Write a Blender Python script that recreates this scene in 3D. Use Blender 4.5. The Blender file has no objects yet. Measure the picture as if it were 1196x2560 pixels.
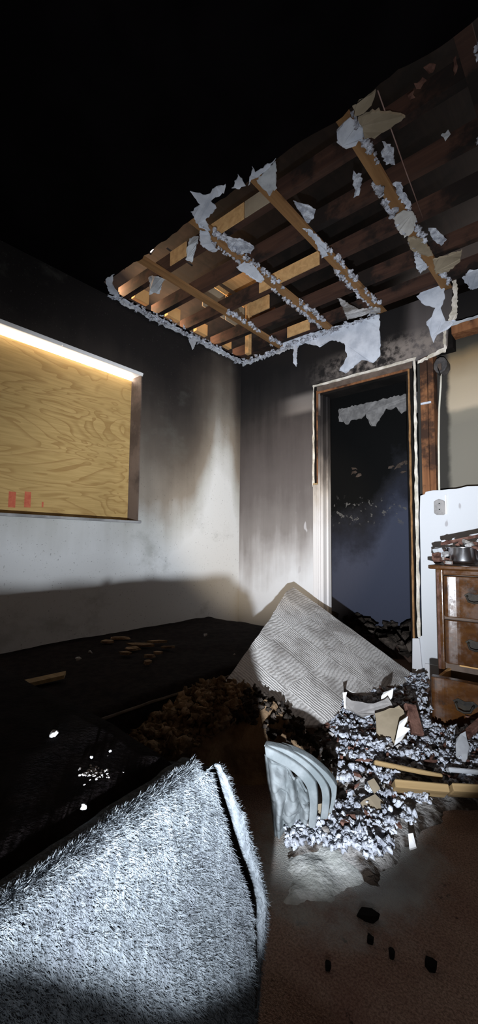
import bpy, bmesh, math, random
from mathutils import Vector, Matrix, noise
random.seed(7)
sc = bpy.context.scene
C = sc.collection
PI = math.pi

# ------------------------------------------------------------------ camera
W, H, F = 1196.0, 2560.0, 1060.0
YAW, PITCH, ROLL = math.radians(40.74), math.radians(4.44), math.radians(0.62)
CAM = Vector((0, 0, 0.796))
_f = Vector((-math.sin(YAW) * math.cos(PITCH), math.cos(YAW) * math.cos(PITCH), math.sin(PITCH)))
_r0 = Vector((math.cos(YAW), math.sin(YAW), 0))
_u0 = _r0.cross(_f)
_r = _r0 * math.cos(ROLL) + _u0 * math.sin(ROLL)
_u = -_r0 * math.sin(ROLL) + _u0 * math.cos(ROLL)
cam = bpy.data.cameras.new('camera')
cam.sensor_fit = 'VERTICAL'
cam.sensor_height = 36.0
cam.lens = F / H * 36.0
cam.clip_start = 0.02
camo = bpy.data.objects.new('camera', cam)
C.objects.link(camo)
M3 = Matrix((_r, _u, -_f)).transposed()
camo.matrix_world = Matrix.Translation(CAM) @ M3.to_4x4()
sc.camera = camo

# ------------------------------------------------------------------ world and view
wd = bpy.data.worlds.new('world')
sc.world = wd
wd.use_nodes = True
wd.node_tree.nodes['Background'].inputs[0].default_value = (1.0, 0.86, 0.8, 1)
wd.node_tree.nodes['Background'].inputs[1].default_value = 2.2
sc.view_settings.view_transform = 'Standard'
sc.view_settings.look = 'None'
sc.view_settings.gamma = 1.0
sc.view_settings.exposure = 0.0
sc.view_settings.use_curve_mapping = False


# ------------------------------------------------------------------ lights
def light(name, kind, loc, energy, color, **kw):
    d = bpy.data.lights.new(name, kind)
    d.energy = energy
    d.color = color
    for k, v in kw.items():
        setattr(d, k, v)
    o = bpy.data.objects.new(name, d)
    o.location = loc
    C.objects.link(o)
    return o


def aim(o, target):
    o.rotation_euler = (Vector(target) - o.location).to_track_quat('-Z', 'Y').to_euler()


TORCH = Vector((0.065, -0.155, 0.487))
AZ, EL = math.radians(30), math.radians(5.5)
tdir = Vector((-math.sin(AZ) * math.cos(EL), math.cos(AZ) * math.cos(EL), math.sin(EL)))
torch = light('torch', 'SPOT', TORCH, 700, (0.86, 0.92, 1.0), spot_size=math.radians(150), spot_blend=0.3, shadow_soft_size=0.012)
aim(torch, TORCH + tdir)
# beam profile of the torch: bright round core, a lower rim that cuts off, a weaker spill
torch.data.use_nodes = True
nt = torch.data.node_tree
nt.nodes.clear()


def lmath(op, a, b=None, c=None):
    n = nt.nodes.new('ShaderNodeMath')
    n.operation = op
    for i, v in enumerate((a, b, c)):
        if v is None:
            continue
        if isinstance(v, (int, float)):
            n.inputs[i].default_value = v
        else:
            nt.links.new(v, n.inputs[i])
    return n.outputs[0]


def ldot(vec, d):
    n = nt.nodes.new('ShaderNodeVectorMath')
    n.operation = 'DOT_PRODUCT'
    nt.links.new(vec, n.inputs[0])
    n.inputs[1].default_value = d
    return n.outputs['Value']


def lsmooth(v, a, b, lo=0.0, hi=1.0):
    n = nt.nodes.new('ShaderNodeMapRange')
    n.interpolation_type = 'SMOOTHSTEP'
    nt.links.new(v, n.inputs[0])
    n.inputs[1].default_value = a
    n.inputs[2].default_value = b
    n.inputs[3].default_value = lo
    n.inputs[4].default_value = hi
    return n.outputs[0]


gi = nt.nodes.new('ShaderNodeNewGeometry').outputs['Incoming']
t_r = Vector((math.cos(AZ), math.sin(AZ), 0))
t_u = t_r.cross(tdir)
da = lmath('MAXIMUM', ldot(gi, tdir), 0.05)
lx = lmath('DIVIDE', ldot(gi, t_r), da)
ly = lmath('DIVIDE', ldot(gi, t_u), da)
RB = 0.50
yb = lmath('MINIMUM', lmath('SUBTRACT', lmath('MULTIPLY', lmath('MULTIPLY', lx, lx), 1.6), RB), -0.12)
side = lmath('MAXIMUM', lmath('SUBTRACT', lmath('ABSOLUTE', lx), 0.85 * RB), 0.0)
dy = lmath('ADD', lmath('SUBTRACT', ly, yb), lmath('MULTIPLY', side, 0.4))
rim = lsmooth(dy, -0.025, 0.03)
core = lsmooth(dy, 0.0, 0.60, 0.30, 1.0)
rho = lmath('SQRT', lmath('ADD', lmath('MULTIPLY', lx, lx), lmath('MULTIPLY', ly, ly)))
fall = lsmooth(rho, 0.24, 1.0, 1.0, 0.13)
fall = lmath('MULTIPLY', fall, lsmooth(ly, 0.25, 0.95, 1.0, 0.6))
prof = lmath('ADD', lmath('MULTIPLY', lmath('MULTIPLY', rim, core), fall), 0.007)
em = nt.nodes.new('ShaderNodeEmission')
em.inputs[0].default_value = (1, 1, 1, 1)
nt.links.new(prof, em.inputs[1])
nt.links.new(em.outputs[0], nt.nodes.new('ShaderNodeOutputLight').inputs[0])

# added faint warm fill behind the photographer, without any opening there
amb = light('warm_fill_behind', 'AREA', (1.2, -1.75, 1.5), 5.5, (1.0, 0.62, 0.38), shape='RECTANGLE', size=0.9, size_y=1.6)
aim(amb, (-1.2, 1.6, 0.9))
warm_spot = light('warm_beam', 'SPOT', (1.0, -1.6, 1.62), 520.0, (1.0, 0.80, 0.56), spot_size=math.radians(21), spot_blend=0.55, shadow_soft_size=0.03)  # added spot for the warm beam on the corner; its source is unseen
aim(warm_spot, (-1.93, 2.66, 1.10))
# daylight entering at the window head gap and at the open eave
wl = light('daylight_window_gap', 'AREA', (-2.487, 1.11, 1.938), 10.0, (1.0, 0.86, 0.72), shape='RECTANGLE', size=1.2, size_y=0.02)
aim(wl, (-2.40, 1.11, 1.957))
el_ = light('daylight_eave', 'AREA', (-2.62, 1.95, 2.52), 24.0, (1.0, 0.62, 0.34), shape='RECTANGLE', size=1.1, size_y=0.10)
aim(el_, (-1.7, 2.25, 2.78))

# ------------------------------------------------------------------ helpers
XL, YB, ZC = -2.372, 2.76, 2.40


def ray(px, py):
    return _f + _r * ((px - W / 2) / F) - _u * ((py - H / 2) / F)


def atz(px, py, z):
    d = ray(px, py)
    return CAM + d * ((z - CAM.z) / d.z)


def aty(px, py, y):
    d = ray(px, py)
    return CAM + d * (y / d.y)


def atx(px, py, x):
    d = ray(px, py)
    return CAM + d * (x / d.x)


def link(name, me, parent=None, mat=None, smooth=False):
    o = bpy.data.objects.new(name, me)
    C.objects.link(o)
    if mat is not None and not me.materials:
        me.materials.append(mat)
    if parent:
        o.parent = parent
        o.matrix_parent_inverse = parent.matrix_world.inverted() if parent.type != 'MESH' else Matrix()
        if parent.type == 'EMPTY':
            o.matrix_parent_inverse = Matrix.Translation(-parent.location)
    if smooth:
        for p in me.polygons:
            p.use_smooth = True
    return o


def mesh(name, verts, faces, mat=None, parent=None, smooth=False):
    me = bpy.data.meshes.new(name)
    me.from_pydata([tuple(v) for v in verts], [], faces)
    me.update()
    return link(name, me, parent, mat, smooth)


def empty(name, loc):
    o = bpy.data.objects.new(name, None)
    o.location = loc
    o.empty_display_size = 0.05
    C.objects.link(o)
    return o


def tag(o, label=None, cat=None, group=None, kind=None):
    if label:
        o['label'] = label
    if cat:
        o['category'] = cat
    if group:
        o['group'] = group
    if kind:
        o['kind'] = kind
    return o


class MB:
    def __init__(s):
        s.v = []
        s.f = []

    def add(s, vs, fs):
        b = len(s.v)
        s.v += [Vector(v) for v in vs]
        s.f += [tuple(i + b for i in f) for f in fs]
        return s

    def box(s, a, b, mtx=None):
        x0, y0, z0 = a
        x1, y1, z1 = b
        vs = [Vector(p) for p in ((x0, y0, z0), (x1, y0, z0), (x1, y1, z0), (x0, y1, z0), (x0, y0, z1), (x1, y0, z1), (x1, y1, z1), (x0, y1, z1))]
        if mtx:
            vs = [mtx @ v for v in vs]
        return s.add(vs, [(0, 3, 2, 1), (4, 5, 6, 7), (0, 1, 5, 4), (1, 2, 6, 5), (2, 3, 7, 6), (3, 0, 4, 7)])

    def tube(s, pts, rad, n=8):
        rings = []
        pts = [Vector(p) for p in pts]
        for i, p in enumerate(pts):
            t = (pts[min(i + 1, len(pts) - 1)] - pts[max(i - 1, 0)]).normalized()
            a = t.cross(Vector((0, 0, 1)) if abs(t.z) < 0.9 else Vector((1, 0, 0))).normalized()
            b = t.cross(a)
            rr = rad if isinstance(rad, (int, float)) else rad[i]
            rings.append([p + (a * math.cos(2 * PI * k / n) + b * math.sin(2 * PI * k / n)) * rr for k in range(n)])
        vs = [v for r in rings for v in r]
        fs = []
        for i in range(len(pts) - 1):
            for k in range(n):
                fs.append((i * n + k, i * n + (k + 1) % n, (i + 1) * n + (k + 1) % n, (i + 1) * n + k))
        fs.append(tuple(range(n))[::-1])
        fs.append(tuple((len(pts) - 1) * n + k for k in range(n)))
        return s.add(vs, fs)

    def prism(s, pts, nvec):
        """closed polygon (3D points) extruded by nvec"""
        n = len(pts)
        pts = [Vector(p) for p in pts]
        nv = Vector(nvec)
        vs = pts + [p + nv for p in pts]
        fs = [tuple(range(n)), tuple(range(2 * n - 1, n - 1, -1))]
        for i in range(n):
            j = (i + 1) % n
            fs.append((i, i + n, j + n, j))
        return s.add(vs, fs)

    def build(s, name, mat=None, parent=None, smooth=False, fix=True):
        me = bpy.data.meshes.new(name)
        me.from_pydata([tuple(v) for v in s.v], [], s.f)
        me.update()
        if fix:
            bm = bmesh.new()
            bm.from_mesh(me)
            bmesh.ops.recalc_face_normals(bm, faces=bm.faces)
            bm.to_mesh(me)
            bm.free()
        return link(name, me, parent, mat, smooth)


def bevel(o, w=0.004, seg=2):
    m = o.modifiers.new('bevel', 'BEVEL')
    m.width = w
    m.segments = seg
    m.limit_method = 'ANGLE'
    return o


def ragged(pts, step, amp, rnd, drop=(0, 0, 0)):
    """subdivide closed 3D polygon and jitter its outline"""
    out = []
    n = len(pts)
    for i in range(n):
        a, b = Vector(pts[i]), Vector(pts[(i + 1) % n])
        k = max(1, int((b - a).length / step))
        for j in range(k):
            p = a.lerp(b, j / k)
            t = (b - a).normalized()
            side = Vector((rnd.uniform(-1, 1), rnd.uniform(-1, 1), rnd.uniform(-1, 1))) * amp
            out.append(p + side + Vector(drop) * rnd.random())
    return out


ICO = {}


def ico(sub):
    if sub not in ICO:
        bm = bmesh.new()
        bmesh.ops.create_icosphere(bm, subdivisions=sub, radius=1.0)
        ICO[sub] = ([v.co.copy() for v in bm.verts], [tuple(v.index for v in f.verts) for f in bm.faces])
        bm.free()
    return ICO[sub]


def lump(mb, p, r, rnd, sub=2, squash=(1, 1, 1), rough=0.35):
    vs, fs = ico(sub)
    off = Vector((rnd.uniform(-50, 50), rnd.uniform(-50, 50), rnd.uniform(-50, 50)))
    rot = Matrix.Rotation(rnd.uniform(0, 6.28), 3, 'Z') @ Matrix.Rotation(rnd.uniform(-0.6, 0.6), 3, 'X')
    out = []
    for v in vs:
        d = 1 + rough * 2 * noise.noise(v * 1.3 + off) + rough * noise.noise(v * 3.1 + off)
        w = v * d * r
        w = rot @ Vector((w.x * squash[0], w.y * squash[1], w.z * squash[2]))
        out.append(Vector(p) + w)
    mb.add(out, fs)


def chunk(mb, p, s, rnd, rot=None):
    """angular broken piece: jittered box of size s"""
    m = Matrix.Translation(Vector(p)) @ (rot if rot else (Matrix.Rotation(rnd.uniform(0, 6.28), 4, 'Z') @ Matrix.Rotation(rnd.uniform(-0.5, 0.5), 4, 'X') @ Matrix.Rotation(rnd.uniform(-0.5, 0.5), 4, 'Y')))
    vs = []
    n = 6
    for zz in (-0.5, 0.5):
        for k in range(n):
            a = 2 * PI * (k + rnd.uniform(-0.25, 0.25)) / n
            q = rnd.uniform(0.75, 1.1)
            vs.append(m @ Vector((math.cos(a) * s[0] * 0.5 * q, math.sin(a) * s[1] * 0.5 * q, zz * s[2] * rnd.uniform(0.8, 1.2))))
    fs = [tuple(range(n))[::-1], tuple(range(n, 2 * n))] + [(k, (k + 1) % n, n + (k + 1) % n, n + k) for k in range(n)]
    mb.add(vs, fs)


# ------------------------------------------------------------------ materials
class Mat:
    def __init__(s, name, rough=0.9, spec=0.2, metal=0.0):
        s.m = bpy.data.materials.new(name)
        s.m.use_nodes = True
        s.t = s.m.node_tree
        s.b = s.t.nodes['Principled BSDF']
        s.b.inputs['Roughness'].default_value = rough
        s.b.inputs['Specular IOR Level'].default_value = spec
        s.b.inputs['Metallic'].default_value = metal
        s.P = s.t.nodes.new('ShaderNodeTexCoord').outputs['Object']

    def _in(s, sock, v):
        if isinstance(v, (int, float)):
            sock.default_value = v
        elif isinstance(v, (tuple, list)):
            sock.default_value = tuple(v) + ((1,) if len(v) == 3 and len(sock.default_value) == 4 else ())
        else:
            s.t.links.new(v, sock)

    def math(s, op, a, b=0.0):
        n = s.t.nodes.new('ShaderNodeMath')
        n.operation = op
        s._in(n.inputs[0], a)
        s._in(n.inputs[1], b)
        return n.outputs[0]

    def xyz(s, v=None):
        n = s.t.nodes.new('ShaderNodeSeparateXYZ')
        s.t.links.new(v or s.P, n.inputs[0])
        return n.outputs

    def scale(s, sx, sy, sz, v=None):
        n = s.t.nodes.new('ShaderNodeVectorMath')
        n.operation = 'MULTIPLY'
        s.t.links.new(v or s.P, n.inputs[0])
        n.inputs[1].default_value = (sx, sy, sz)
        return n.outputs[0]

    def noise(s, sc_=5, det=4, rough=0.55, v=None, dist=0.0):
        n = s.t.nodes.new('ShaderNodeTexNoise')
        s.t.links.new(v or s.P, n.inputs['Vector'])
        n.inputs['Scale'].default_value = sc_
        n.inputs['Detail'].default_value = det
        n.inputs['Roughness'].default_value = rough
        n.inputs['Distortion'].default_value = dist
        return n.outputs[0]

    def voro(s, sc_, v=None, feat='F1'):
        n = s.t.nodes.new('ShaderNodeTexVoronoi')
        n.feature = feat
        s.t.links.new(v or s.P, n.inputs['Vector'])
        n.inputs['Scale'].default_value = sc_
        return n.outputs[0]

    def map(s, v, a, b, lo=0.0, hi=1.0, smooth=True):
        n = s.t.nodes.new('ShaderNodeMapRange')
        n.interpolation_type = 'SMOOTHSTEP' if smooth else 'LINEAR'
        s._in(n.inputs[0], v)
        n.inputs[1].default_value = a
        n.inputs[2].default_value = b
        n.inputs[3].default_value = lo
        n.inputs[4].default_value = hi
        return n.outputs[0]

    def ramp(s, v, stops, interp='LINEAR'):
        n = s.t.nodes.new('ShaderNodeValToRGB')
        r = n.color_ramp
        r.interpolation = interp
        while len(r.elements) < len(stops):
            r.elements.new(0.5)
        for e, (p, c) in zip(r.elements, stops):
            e.position = p
            e.color = tuple(c) + (1,)
        s._in(n.inputs[0], v)
        return n.outputs[0]

    def mix(s, f, a, b, mode='MIX'):
        n = s.t.nodes.new('ShaderNodeMix')
        n.data_type = 'RGBA'
        n.blend_type = mode
        s._in(n.inputs[0], f)
        s._in(n.inputs[6], a)
        s._in(n.inputs[7], b)
        return n.outputs[2]

    def bump(s, h, strength=0.5, dist=0.01):
        n = s.t.nodes.new('ShaderNodeBump')
        n.inputs['Strength'].default_value = strength
        n.inputs['Distance'].default_value = dist
        s._in(n.inputs['Height'], h)
        s.t.links.new(n.outputs[0], s.b.inputs['Normal'])

    def col(s, c):
        s._in(s.b.inputs['Base Color'], c)
        return s

    def rough(s, c):
        s._in(s.b.inputs['Roughness'], c)


def simple(name, c1, c2, scale=6, rough=0.9, spec=0.2, metal=0.0, bump=0.3, bdist=0.004, det=5, stretch=(1, 1, 1), lo=0.35, hi=0.65):
    m = Mat(name, rough, spec, metal)
    v = m.scale(*stretch)
    n = m.noise(scale, det, 0.6, v)
    m.col(m.mix(m.map(n, lo, hi), c1, c2))
    if bump:
        m.bump(m.noise(scale * 5, 3, 0.6, v), bump, bdist)
    return m.m


def soot_left():
    m = Mat('sooty_painted_wall', 0.85, 0.15)
    x, y, z = m.xyz()
    n = m.noise(1.7, 5, 0.55)
    n2 = m.noise(9, 4, 0.6)
    st = m.noise(7, 3, 0.6, m.scale(1, 1, 0.12))
    lit_col = m.math('MULTIPLY', m.map(y, 2.18, 2.52), m.map(y, 2.76, 2.60))  # lighter column near the corner: a patch of light put into the colour
    t = m.math('ADD', z, m.math('MULTIPLY', m.math('SUBTRACT', n, 0.5), 0.55))
    t = m.math('ADD', t, m.math('MULTIPLY', m.math('SUBTRACT', st, 0.5), 0.28))
    t = m.math('SUBTRACT', t, m.math('MULTIPLY', lit_col, 0.42))
    t = m.math('SUBTRACT', t, m.map(y, 1.8, 2.5, 0.0, 0.22))
    t = m.math('MULTIPLY', t, 1 / 2.5)
    c = m.ramp(t, [(0.0, (.60, .60, .59)), (.27, (.60, .61, .61)), (.37, (.42, .42, .40)), (.45, (.22, .19, .155)), (.58, (.10, .082, .066)), (.72, (.034, .028, .024)), (.84, (.013, .011, .0105)), (1.0, (.009, .008, .008))])
    gr = m.map(m.noise(3.2, 6, 0.65, m.scale(1, 1, 1.4)), .54, .72)
    low = m.map(y, 1.0, 0.80)
    c = m.mix(m.math('MULTIPLY', m.math('MULTIPLY', gr, 0.35), m.map(z, 0.95, 0.80, .4, 1.0)), c, (.16, .165, .14))
    sp = m.map(m.voro(55), 0.05, 0.03)
    c = m.mix(m.math('MULTIPLY', sp, m.map(m.noise(4, 2), .60, .66)), c, (.35, .34, .33))
    dk = m.map(m.noise(90, 2), .66, .74)
    c = m.mix(m.math('MULTIPLY', dk, .5), c, (.06, .055, .05))
    m.col(c)
    m.bump(m.noise(60, 3), 0.15, 0.003)
    return m.m


def soot_back():
    m = Mat('sooty_door_wall', 0.85, 0.15)
    x, y, z = m.xyz()
    n = m.noise(2.0, 5, 0.6)
    st = m.noise(11, 3, 0.6, m.scale(1, 1, 0.10))
    st2 = m.noise(22, 2, 0.5, m.scale(1, 1, 0.07))
    t = m.math('ADD', z, m.math('MULTIPLY', m.math('SUBTRACT', n, 0.5), 0.42))
    t = m.math('ADD', t, m.math('MULTIPLY', m.math('SUBTRACT', st, 0.5), 0.34))
    t = m.math('ADD', t, m.map(x, -2.0, -2.372, 0.0, .10))
    t = m.math('SUBTRACT', t, m.map(x, -1.0, -0.86, 0.0, .75))
    t = m.math('MULTIPLY', t, 1 / 2.5)
    c = m.ramp(t, [(0.0, (.54, .55, .57)), (.20, (.54, .55, .57)), (.29, (.36, .35, .35)), (.37, (.19, .175, .168)), (.50, (.105, .092, .088)), (.66, (.060, .051, .049)), (.78, (.022, .019, .018)), (.9, (.009, .008, .008)), (1.0, (.008, .007, .007))])
    lit_band = m.math('MULTIPLY', m.map(z, 1.80, 1.86), m.map(z, 2.0, 1.93))  # pale warm band of light painted into the soot colour
    c = m.mix(m.math('MULTIPLY', m.math('MULTIPLY', lit_band, m.map(x, -2.0, -1.72)), .6), c, (.24, .21, .19))
    pe = m.math('MULTIPLY', m.map(z, 2.00, 2.04), m.map(z, 2.24, 2.10))
    pe = m.math('MULTIPLY', pe, m.map(m.noise(14, 5, .7), .40, .62))
    c = m.mix(m.math('MULTIPLY', pe, m.map(x, -1.75, -1.25)), c, (.20, .17, .15))
    fl = m.map(m.noise(16, 2, .4, m.scale(1, 1, .45)), .69, .73)
    c = m.mix(m.math('MULTIPLY', fl, m.math('MULTIPLY', m.map(x, -1.85, -1.70), m.map(z, 1.5, 1.1))), c, (.36, .35, .36))
    m.col(c)
    m.bump(m.noise(45, 4), 0.25, 0.004)
    return m.m


def soot_hall():
    m = Mat('sooty_hall_wall', 0.9, 0.1)
    x, y, z = m.xyz()
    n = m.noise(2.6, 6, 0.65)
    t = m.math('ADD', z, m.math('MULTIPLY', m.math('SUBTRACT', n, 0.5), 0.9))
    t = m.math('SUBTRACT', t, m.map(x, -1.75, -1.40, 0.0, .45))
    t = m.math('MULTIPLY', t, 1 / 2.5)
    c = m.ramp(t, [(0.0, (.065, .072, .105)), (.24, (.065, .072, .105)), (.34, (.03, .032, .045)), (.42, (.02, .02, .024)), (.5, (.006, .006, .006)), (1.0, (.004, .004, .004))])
    sp = m.map(m.noise(22, 3, .6), .60, .66)
    zone = m.math('MULTIPLY', m.map(z, .98, 1.06), m.map(z, 1.32, 1.22))
    c = m.mix(m.math('MULTIPLY', sp, zone), c, (.12, .115, .11))
    m.col(c)
    m.bump(m.noise(30, 4), .4, .006)
    return m.m


def plywood():
    m = Mat('plywood', 0.75, 0.25)
    v = m.scale(1, 0.55, 2.3)
    w = m.noise(1.9, 3, 0.55, v, 0.9)
    rings = m.math('FRACT', m.math('MULTIPLY', w, 13.0))
    line = m.map(rings, 0.55, 0.98)
    fine = m.noise(40, 3, 0.6, m.scale(1, 0.12, 2.5))
    c = m.mix(m.map(fine, .3, .7), (.42, .275, .10), (.53, .36, .145))
    c = m.mix(m.math('MULTIPLY', line, .62), c, (.27, .145, .045))
    patch = m.map(m.noise(1.3, 4, .6), .40, .68)
    c = m.mix(m.math('MULTIPLY', patch, .45), c, (.36, .24, .09))
    kn = m.map(m.noise(5, 5, .7), .64, .74)
    c = m.mix(m.math('MULTIPLY', kn, .5), c, (.20, .12, .05))
    m.col(c)
    m.bump(line, .12, .002)
    return m.m


def wood(name, c1, c2, dark=(.02, .014, .01), axis='y', charv=.55, rough=.8, spec=.25, scale=1.0):
    m = Mat(name, rough, spec)
    s = {'x': (.6, 9, 9), 'y': (9, .6, 9), 'z': (9, 9, .6)}[axis]
    g = m.noise(3.2 * scale, 5, .6, m.scale(*s), .5)
    c = m.mix(m.map(g, .3, .7), c1, c2)
    ch = m.map(m.noise(4.0, 6, .65), charv, charv + .14)
    c = m.mix(ch, c, dark)
    m.col(c)
    m.bump(g, .3, .003)
    return m.m


def dresser_wood():
    m = Mat('brown_varnished_wood', .32, .5)
    g = m.noise(3, 5, .6, m.scale(2, 8, 8), .7)
    c = m.mix(m.map(g, .3, .7), (.052, .019, .005), (.085, .034, .009))
    d = m.map(m.noise(45, 3, .7), .56, .66)
    c = m.mix(m.math('MULTIPLY', d, .75), c, (.05, .022, .010))
    d2 = m.map(m.noise(9, 6, .75), .54, .66)
    c = m.mix(m.math('MULTIPLY', d2, .8), c, (.022, .014, .010))
    m.col(c)
    m.rough(m.map(m.noise(14, 5, .65), .38, .68, .20, .5))
    m.bump(m.noise(50, 3), .12, .002)
    return m.m


def carpet():
    m = Mat('brown_carpet', 1.0, .05)
    n = m.noise(220, 2, .7)
    b = m.noise(3.5, 5, .6)
    c = m.mix(m.map(n, .3, .7), (.18, .12, .092), (.40, .275, .215))
    c = m.mix(m.map(b, .42, .68, 0, .5), c, (.14, .055, .042))
    d = m.map(m.noise(24, 4, .7), .62, .70)
    c = m.mix(m.math('MULTIPLY', d, .7), c, (.02, .016, .013))
    x, y, z = m.xyz()
    dx = m.math('MULTIPLY', m.math('ADD', x, .56), 1 / .24)
    dy_ = m.math('MULTIPLY', m.math('SUBTRACT', y, 1.10), 1 / .30)
    rd = m.math('ADD', m.math('ADD', m.math('MULTIPLY', dx, dx), m.math('MULTIPLY', dy_, dy_)), m.math('MULTIPLY', m.math('SUBTRACT', m.noise(9, 6, .7), .5), 2.2))
    c = m.mix(m.map(rd, 1.3, .2, 0, .9), c, (.40, .41, .39))
    m.col(c)
    m.bump(m.noise(260, 2, .7), .9, .006)
    return m.m


def combed():
    """ceiling plaster combed in alternating squares"""
    m = Mat('combed_plaster', .95, .1)
    x, y, z = m.xyz()
    wob = m.math('MULTIPLY', m.math('SUBTRACT', m.noise(7, 5, .65), .5), .050)
    u = m.math('ADD', x, wob)
    v = m.math('ADD', y, wob)
    S = 1 / .24
    cu = m.math('FLOOR', m.math('MULTIPLY', u, S))
    cv = m.math('FLOOR', m.math('MULTIPLY', v, S))
    par = m.math('GREATER_THAN', m.math('FRACT', m.math('MULTIPLY', m.math('ADD', cu, cv), .5)), .25)
    k = 2 * PI / .0165
    a = m.math('SINE', m.math('MULTIPLY', u, k))
    b = m.math('SINE', m.math('MULTIPLY', v, k))
    h = m.math('ADD', m.math('MULTIPLY', par, a), m.math('MULTIPLY', m.math('SUBTRACT', 1.0, par), b))
    h = m.math('ADD', m.math('MULTIPLY', h, .5), m.math('MULTIPLY', m.noise(60, 4, .7), 1.2))
    stn = m.map(m.noise(3.6, 6, .7), .44, .64)
    c = m.mix(m.math('MULTIPLY', stn, .7), (.66, .64, .62), (.22, .20, .185))
    fine = m.map(m.noise(90, 3, .6), .45, .7)
    c = m.mix(m.math('MULTIPLY', fine, .25), c, (.2, .18, .17))
    m.col(c)
    c = m.mix(m.map(h, .55, .05, 0, .45), c, (.16, .145, .135))
    m.col(c)
    m.bump(h, .6, .003)
    return m.m


M = dict(
    wall_left=soot_left(), wall_back=soot_back(), hall=soot_hall(), plywood=plywood(), carpet=carpet(), dresser=dresser_wood(), combed=combed(),
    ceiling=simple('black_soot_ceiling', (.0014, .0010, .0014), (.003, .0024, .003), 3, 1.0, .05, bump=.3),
    black=simple('charred_black', (.004, .0035, .003), (.010, .008, .007), 5, 1.0, .1),
    far=simple('dark_room_wall', (.03, .028, .026), (.05, .047, .044), 2, 1.0, .05),
    paper=simple('torn_white_paper', (.40, .43, .49), (.56, .59, .65), 9, .9, .1, bump=.3),
    paper_pale=simple('torn_cream_paper', (.36, .35, .33), (.46, .45, .43), 9, .9, .1),
    paper_grey=simple('torn_grey_paper', (.30, .31, .33), (.46, .48, .50), 9, .9, .1),
    tan=simple('tan_gypsum_back', (.22, .18, .125), (.30, .25, .18), 5, .95, .1),
    fluff=simple('white_cellulose', (.26, .275, .32), (.56, .59, .65), 30, 1.0, .05, bump=.6, bdist=.01),
    ceil_fluff=simple('greyish_cellulose', (.20, .20, .22), (.52, .54, .60), 25, 1.0, .05, bump=.6, bdist=.01),
    fluff_dirty=simple('dirty_cellulose', (.16, .14, .12), (.44, .43, .43), 14, 1.0, .05, bump=.6, bdist=.01),
    brown_heap=simple('scorched_brown_fibre', (.12, .078, .046), (.30, .205, .125), 10, 1.0, .05, bump=.8, bdist=.012),
    dark_heap=simple('dark_rubble', (.02, .016, .013), (.075, .06, .05), 16, 1.0, .05, bump=.8, bdist=.01),
    strip=wood('brown_furring', (.17, .085, .032), (.26, .14, .058), (.05, .03, .02), 'y', .62),
    joist=wood('charred_joist', (.030, .014, .010), (.058, .028, .018), (.009, .006, .005), 'x', .46),
    deck=wood('roof_plank', (.40, .23, .095), (.55, .34, .15), (.10, .05, .025), 'y', .70),
    deck_dark=wood('charred_roof_plank', (.006, .004, .0035), (.012, .008, .006), (.003, .0025, .002), 'y', .45),
    stud=wood('brown_stud', (.12, .045, .018), (.23, .10, .042), (.035, .016, .009), 'z', .46),
    lath=wood('tan_board', (.20, .13, .058), (.32, .22, .105), (.06, .038, .022), 'x', .50),
    
    cream=simple('scuffed_cream_edge', (.40, .36, .29), (.66, .61, .54), 16, .8, .2),
    white=simple('white_gloss_paint', (.72, .72, .72), (.82, .82, .82), 4, .5, .3, bump=.05),
    jamb=simple('brown_stained_jamb', (.06, .043, .034), (.13, .095, .075), 6, .8, .2),
    sill=simple('grey_sill', (.20, .20, .20), (.34, .34, .34), 8, .8, .2),
    plate=simple('grey_sooted_plastic', (.20, .19, .185), (.30, .285, .275), 20, .6, .3, bump=.1),
    hole=simple('dark_hole', (.01, .01, .01), (.015, .015, .015), 5),
    bakelite=simple('burnt_box', (.035, .032, .032), (.085, .078, .075), 20, .7, .3),
    cable=simple('cream_cable', (.55, .52, .44), (.68, .65, .56), 10, .6, .3, bump=0),
    wire=simple('rusty_wire', (.20, .12, .10), (.30, .20, .17), 10, .6, .3, bump=0),
    metal=simple('dented_steel', (.55, .55, .58), (.78, .78, .80), 6, .22, .5, 1.0, bump=.05),
    rubble=simple('red_brown_rubble', (.055, .026, .020), (.16, .085, .065), 22, .9, .1, bump=.6),
    handle=simple('blackened_brass', (.012, .011, .010), (.035, .028, .02), 20, .6, .3, .2, bump=.2),
    cut=simple('raw_pine', (.52, .29, .11), (.60, .36, .15), 6, .8, .2),
    mattress=simple('charred_mattress_cloth', (.010, .0075, .0075), (.020, .015, .014), 30, 1.0, .05, bump=.7),
    mattress2=simple('charred_near_mattress', (.006, .0045, .005), (.012, .009, .009), 30, 1.0, .05, bump=.7),
    piping=simple('singed_piping', (.09, .07, .055), (.15, .12, .095), 20, .9, .1),
    grey_cloth=simple('grey_blanket_cloth', (.12, .138, .145), (.22, .24, .25), 8, .95, .05, bump=.6),
    dust=simple('white_dust', (.34, .35, .33), (.58, .59, .57), 18, 1.0, .05, bump=.6, bdist=.008),
    red=simple('red_stamp_ink', (.45, .10, .06), (.52, .15, .08), 30, .8, .1, bump=0),
)


def sooty_trim():
    m = Mat('sooty_white_trim', .6, .3)
    x, y, z = m.xyz()
    t = m.math('ADD', z, m.math('MULTIPLY', m.math('SUBTRACT', m.noise(5, 5, .6, m.scale(3, 3, 1)), .5), .5))
    c = m.ramp(m.math('MULTIPLY', t, .4), [(0, (.58, .58, .60)), (.36, (.56, .55, .55)), (.47, (.40, .36, .32)), (.53, (.17, .145, .125)), (.60, (.05, .043, .04)), (.7, (.014, .012, .012)), (1, (.008, .007, .007))])
    m.col(c)
    m.bump(m.noise(40, 3), .15, .002)
    return m.m


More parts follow.
